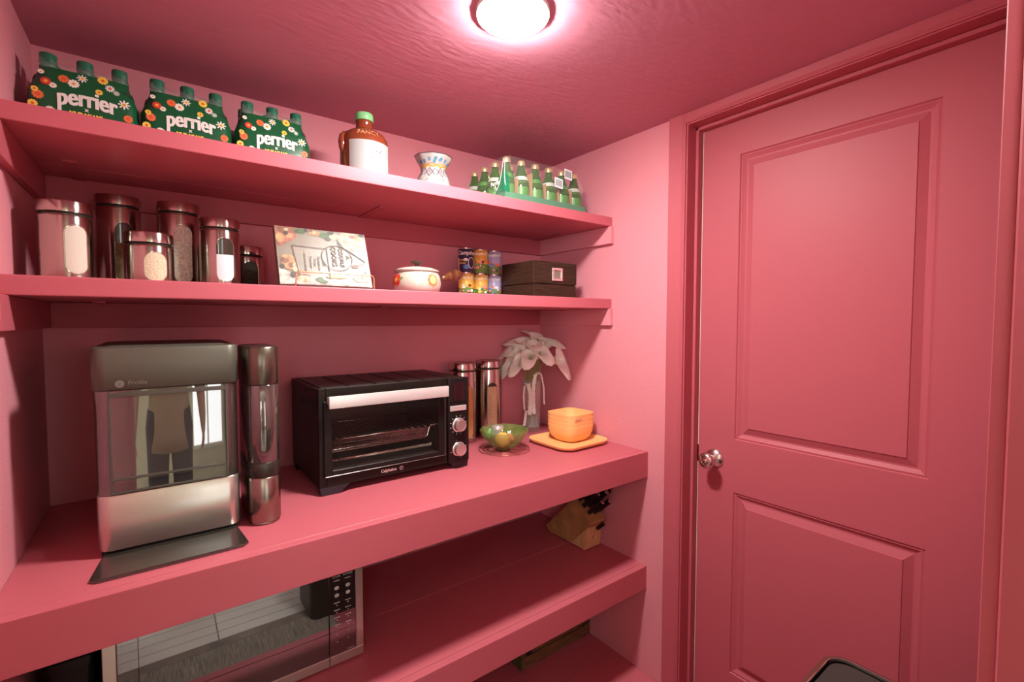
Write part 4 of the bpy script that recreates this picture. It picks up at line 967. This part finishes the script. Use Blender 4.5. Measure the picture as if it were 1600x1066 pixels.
# ================================================================== KNIFE BLOCK
beech = mat('beech_wood', (.42, .22, .085), .45, var=(14, .22, (1, 1.5, 1.5)), coat=.15); beech2 = mat('beech_light', (.62, .38, .18), .45, var=(9, .22, (18, 18, 1)))
kb = thing('knife_block', 'slanted wooden knife block full of black handled knives', 'knife block', (1.620, 0, LT), 0)
kb['label'] = 'slanted wooden knife block near the right wall on the lower shelf'
b = B(); b.prism([(-.170, .026), (-.186, .008), (-.215, .005), (-.325, .005), (-.436, .112), (-.441, .124), (-.352, .205), (-.350, .205)], 'x', .0, .093)
bmesh.ops.bevel(b.bm, geom=list(b.bm.edges), offset=.0015, segments=2, affect='EDGES'); body = b.add('block_body', beech, kb)
b = B(); b.prism([(-.3265, .005), (-.412, .005), (-.422, .0985), (-.4375, .111)], 'x', .001, .092); bmesh.ops.bevel(b.bm, geom=list(b.bm.edges), offset=.001, segments=1, affect='EDGES'); b.add('block_foot', beech2, kb)
for x in (.008, .085):
    for y in (-.205, -.400): B().lathe([(.006, 0), (.007, .001), (.006, .0055)], 12, (x, y, 0)).add('foot', beech2, kb)
blk = mat('knife_handle', (.010, .009, .009), .22, spec=.7)
kd = Vector((0, -.185, .175)).normalized(); sd_ = Vector((0, -.089, -.081)).normalized()   # knife direction, down along the slotted face
top0 = Vector((0, -.352, .205))
kn = [(.018, .012, .115, .010), (.046, .016, .125, .011), (.075, .014, .120, .010), (.020, .044, .100, .009), (.047, .050, .118, .010), (.074, .046, .120, .010), (.024, .078, .092, .008), (.052, .084, .100, .008), (.078, .082, .080, .008)]
lbk = ['black handled knife, top left slot of the wooden block', 'black handled knife, top middle slot of the wooden block', 'black handled knife, top right slot of the wooden block',
       'black handled knife, left slot of the middle row in the block', 'black handled knife with a long steel capped handle, centre of the block', 'black handled knife, right slot of the middle row in the block',
       'black handled knife in the lowest row, left slot of the block', 'black handled knife in the lowest row, middle slot of the block', 'short black handled knife in the lowest row, nearest the right wall']
def knife(p0, L, r, label):
    t = thing('kitchen_knife', label, 'knife', (1.620, 0, LT), 0, 'knives in the wooden block'); P0 = Vector(p0)
    xx_ = Vector((1, 0, 0)); nn = sd_
    rs = []
    for s_, a_, c_ in ((0, .55, .9), (.04, .60, 1.0), (.3, .58, 1.05), (.6, .58, .98), (.9, .66, 1.15), (.94, .66, 1.15)):
        c0 = P0+kd*L*s_; rs.append([c0+xx_*(r*a_*math.cos(q))+nn*(r*c_*math.sin(q)) for q in [2*PI*k/12 for k in range(12)]])
    B().rings(rs, cap0=True, cap1=True).add('knife_handle', blk, t, 50)
    rs = []
    for s_, a_ in ((.941, 1.0), (.985, .98), (1.0, .6)):
        c0 = P0+kd*L*s_; rs.append([c0+xx_*(r*.66*a_*math.cos(q))+nn*(r*1.15*a_*math.sin(q)) for q in [2*PI*k/12 for k in range(12)]])
    B().rings(rs, cap0=True, cap1=True).add('steel_cap', satin, t, 50)
    b = B(); c0 = P0-kd*.10
    b.rings([[P0+xx_*.0012+nn*r*.8, P0-xx_*.0012+nn*r*.8, P0-xx_*.0012-nn*r*.8, P0+xx_*.0012-nn*r*.8], [c0+xx_*.001+nn*r*.5, c0-xx_*.001+nn*r*.5, c0-xx_*.001-nn*r*.5, c0+xx_*.001-nn*r*.5]], cap0=True, cap1=True); b.add('blade', chrome, t)
for (x, dd, L, r), lb_ in zip(kn, lbk): knife(top0+Vector((x, 0, 0))+sd_*dd+kd*.001, L*1.15, r*1.12, lb_)
knife(Vector((.050, -.433, .089)), .060, .008, 'small black knife sticking out of the foot of the wooden block')
text('F', .020, lambda u, v, off=0: (u, -.4165-off, v), mat('burnt_mark', (.12, .05, .02), .6), body, 'burnt_mark', cx=.045, cz=.048, off=.001)

# ================================================================== CRATE on the floor
cr = thing('wooden_crate', 'old slatted wooden crate on the floor below the lower shelf', 'crate', (1.352, -.345, 0))
cwd = mat('crate_wood', (.17, .085, .035), .7, var=(8, .5, (2, 2, 30)), bump=(40, .5, (2, 2, 20))); cwg = mat('crate_green', (.07, .075, .02), .7, var=(10, .4))
CW, CDp = .374, .27
for z_ in (.002, .054, .106, .158):
    B().box(.002, CW, 0, .011, z_, z_+.046, .0015).add('slat', cwd, cr); B().box(.002, CW, CDp-.011, CDp, z_, z_+.046, .0015).add('slat', cwd, cr)
    B().box(-.008, .002, .0, CDp, z_, z_+.046, .0015).add('slat', cwg, cr); B().box(CW-.006, CW+.002, .011, CDp-.011, z_, z_+.046, .0015).add('slat', cwd, cr)
for x in (.004, CW-.020):
    for y in (.0115, CDp-.026): B().box(x, x+.014, y, y+.014, .001, .205, .001).add('corner_post', cwd, cr)
for k in range(4): B().box(.004, CW-.008, .026+.058*k, .080+.058*k, .003, .010, .001).add('bottom_slat', cwd, cr)
b = B(); b.poly(disc(.030, .062, .010, 14, 1.6), plane_y(0), .0012); b.poly([(.315, .052), (.370, .055), (.372, .064), (.318, .061)], plane_y(0), .0012); b.add('hand_hole', dark_void, cr, fix=False)

# ================================================================== TRASH CAN
tc_ = thing('trash_can', 'dark rectangular step trash can with a metal rimmed lid by the door', 'trash can', (1.076, -1.508, 0))
dk = mat('trash_body', (.05, .042, .035), .35, .8); HX_, HY_ = .320, .140
b = B(); b.loft([(HX_-.02, HY_-.02, .035, 0), (HX_-.012, HY_-.012, .038, .004), (HX_-.004, HY_-.004, .042, .60), (HX_-.006, HY_-.006, .042, .602)]); b.add('can_body', dk, tc_, 40)
rim_m = mat('bronze_rim', (.26, .19, .13), .28, .9)
b = B(); b.rings([[(x, y, z) for x, y in rrect(HX_+g, HY_+g, .045+g, 8)] for g, z in ((-.006, .603), (.001, .604), (.001, .654), (-.001, .659), (-.009, .660), (-.010, .652), (-.010, .61))]); b.add('rim', rim_m, tc_, 50)
b = B(); b.loft([(HX_-.014, HY_-.014, .034, .60), (HX_-.014, HY_-.014, .034, .6525), (HX_-.016, HY_-.016, .032, .6545)]); ld = b.add('lid', mat('matte_black_lid', (.030, .027, .024), .6), tc_, 40)
b = B(); b.rings([[(x, y, z) for x, y in rrect(HX_+g, HY_+g, .045+g, 8)] for g, z in ((-.0095, .653), (-.0095, .6612), (-.0112, .6612), (-.0112, .653), (-.0095, .653))]); b.add('lid_trim', chrome, ld, 50)
B().box(-.05, .05, -HY_-.03, -HY_+.02, .012, .020, .003).add('pedal', chrome, tc_)

# ================================================================== RUG
rug = thing('woven_rug', 'grey woven ribbed rug on the pantry floor', 'rug', (.44, -1.06, 0))
rm = mat('grey_weave', (.30, .29, .235), .95, var=(10, .45, (26, 1.2, 1)), bump=(30, 1, (20, 1, 1)))
b = B(); b.box(-.42, .42, -.365, .365, .0005, .006, .002); b.add('rug_field', rm, rug)
b = B(); b.box(-.42, .42, -.380, -.365, .0005, .005, .001); b.box(-.42, .42, .365, .380, .0005, .005, .001); b.add('rug_hem', rm, rug)
# ================================================================== PHOTOGRAPHER (stands in the doorway, seen only in reflections)
pe = thing('person', 'person in a beige shirt and dark jeans standing upright in the doorway', 'person', (.270, -2.06, 0))
def skinned(name, vs, es, m, root=0, sub=2):
    me = bpy.data.meshes.new(name); me.from_pydata([v[:3] for v in vs], es, []); o = bpy.data.objects.new(name, me); COL.objects.link(o); o.parent = pe
    sk = o.modifiers.new('skin', 'SKIN'); sk.use_smooth_shade = True
    for k, v in enumerate(vs):
        d = me.skin_vertices[0].data[k]; d.radius = (v[3], v[4] if len(v) > 4 else v[3]); d.use_root = (k == root)
    o.modifiers.new('sub', 'SUBSURF').levels = sub; o.modifiers['sub'].render_levels = sub
    me.materials.append(m); return o
skin_m = mat('skin', (.55, .32, .22), .5, spec=.35); shirt = mat('beige_shirt', (.50, .40, .27), .85, bump=(90, .3)); jean = mat('dark_jeans', (.025, .032, .055), .85, bump=(200, .4)); hair = mat('brown_hair', (.05, .03, .02), .6)
V = [(0, 0, .96, .150, .105), (0, -.01, 1.14, .135, .095), (0, -.005, 1.32, .165, .105), (0, -.01, 1.44, .075, .06), (0, 0, 1.51, .055, .055), (0, .012, 1.575, .066, .075), (0, .015, 1.66, .076, .092), (0, .0, 1.72, .045, .055)]
E_ = [(k, k+1) for k in range(7)]
for sg in (-1, 1):
    n0 = len(V); V += [(sg*.175, -.01, 1.405, .058), (sg*.235, -.03, 1.26, .047), (sg*.265, -.02, 1.12, .044), (sg*.275, .03, 1.00, .040), (sg*.280, .07, .885, .030), (sg*.280, .088, .835, .030, .018), (sg*.280, .097, .80, .033, .014)]
    E_ += [(2, n0)]+[(n0+k, n0+k+1) for k in range(6)]
    n1 = len(V); V += [(sg*.090, 0, .86, .098), (sg*.100, .01, .66, .075), (sg*.105, .02, .48, .058), (sg*.108, -.01, .30, .055), (sg*.110, -.02, .10, .038), (sg*.112, .03, .045, .040, .034), (sg*.118, .12, .030, .038, .024)]
    E_ += [(0, n1)]+[(n1+k, n1+k+1) for k in range(6)]
skinned('body', V, E_, skin_m)
for sg in (-1, 1):       # fingers rooted in the palm
    for k, (dx, L) in enumerate(((-.022, .062), (-.008, .072), (.007, .068), (.021, .055))):
        bx_, by_, bz_ = sg*.280, .100+dx*.0, .800
        q = [(bx_, by_+dx, bz_+.012, .0085), (bx_-sg*.002, by_+dx*1.15, bz_-L*.40, .0082), (bx_-sg*.008, by_+dx*1.2, bz_-L*.75, .0075), (bx_-sg*.017, by_+dx*1.2, bz_-L, .0060)]
        skinned('finger', q, [(0, 1), (1, 2), (2, 3)], skin_m, 0, 1)
    q = [(sg*.278, .105, .845, .011), (sg*.272, .140, .820, .0105), (sg*.268, .152, .790, .0095), (sg*.264, .155, .768, .0075)]
    skinned('thumb', q, [(0, 1), (1, 2), (2, 3)], skin_m, 0, 1)
def ell(b, z, hx, hy, cy=0, n=28): return [(hx*math.cos(2*PI*k/n), cy+hy*math.sin(2*PI*k/n), z) for k in range(n)]
b = B(); b.rings([ell(b, z, hx, hy, cy) for z, hx, hy, cy in ((.74, .190, .140, 0), (.82, .188, .137, 0), (.96, .172, .124, 0), (1.10, .158, .114, -.008), (1.24, .178, .120, -.006), (1.34, .195, .120, -.006), (1.42, .165, .092, -.008), (1.465, .085, .068, -.005), (1.475, .070, .062, -.003))]); o = b.add('shirt', shirt, pe, True); o.modifiers.new('thick', 'SOLIDIFY').thickness = .003
for sg in (-1, 1):
    o = B().tube([(sg*.140, -.01, 1.425), (sg*.190, -.015, 1.385), (sg*.236, -.030, 1.26), (sg*.266, -.020, 1.12), (sg*.275, .018, 1.02)], [.058, .068, .060, .053, .050], 16).add('sleeve', shirt, pe, True)
    o = B().tube([(sg*.080, 0, .93), (sg*.093, .0, .84), (sg*.101, .01, .66), (sg*.106, .02, .48), (sg*.109, -.01, .30), (sg*.111, -.02, .11)], [.100, .106, .090, .076, .070, .062], 18).add('trouser_leg', jean, pe, True)
    B().loft([(.043, .125, .040, 0, sg*.114, .05), (.046, .130, .043, .012, sg*.114, .05), (.045, .110, .042, .05, sg*.114, .03), (.040, .055, .035, .085, sg*.113, -.012)]).add('shoe', black_pl, pe, 50)
b = B(); b.rings([ell(b, z, hx, hy, cy) for z, hx, hy, cy in ((.86, .155, .118, 0), (.93, .172, .124, 0), (.99, .168, .120, 0))]); b.add('trouser_waist', jean, pe, True)
# face
for sg in (-1, 1):
    e = B().lathe([(0, -.011), (.008, -.008), (.011, 0), (.008, .008), (0, .011)], 14, (sg*.031, .090, 1.640)).add('eye', mat('eye_white', (.75, .73, .70), .2), pe, True)
    B().lathe([(0, -.005), (.004, -.003), (.005, 0), (.004, .003), (0, .005)], 10, (sg*.031, .0985, 1.640)).add('iris', hair, e, True)
    B().tube([(sg*.077, .005, 1.665), (sg*.086, -.004, 1.655), (sg*.084, -.004, 1.625), (sg*.075, .006, 1.612)], .007, 8).add('ear', skin_m, pe, True)
B().tube([(0, .094, 1.655), (0, .108, 1.632), (0, .116, 1.610), (0, .098, 1.602)], [.006, .009, .013, .007], 10).add('nose', skin_m, pe, True)
B().tube([(-.022, .090, 1.573), (-.008, .099, 1.576), (.008, .099, 1.576), (.022, .090, 1.573)], [.003, .006, .006, .003], 8).add('mouth', mat('lips', (.45, .16, .13), .45), pe, True)
b = B(); rs = []
for k in range(9):
    a = PI/2*k/8; hz = 1.655+.100*math.sin(a); hr = math.cos(a)
    rs.append([(.086*hr*math.cos(t)+0, -.004+.100*hr*math.sin(t), hz+(.028*max(0, math.sin(t)) - .07*max(0, -math.sin(t)))*hr) for t in [2*PI*q/28 for q in range(28)]])
b.rings(rs); b.add('hair', hair, pe, True)
# text objects left-over cleanup
for c in list(bpy.data.curves):
    if c.users == 0: bpy.data.curves.remove(c)
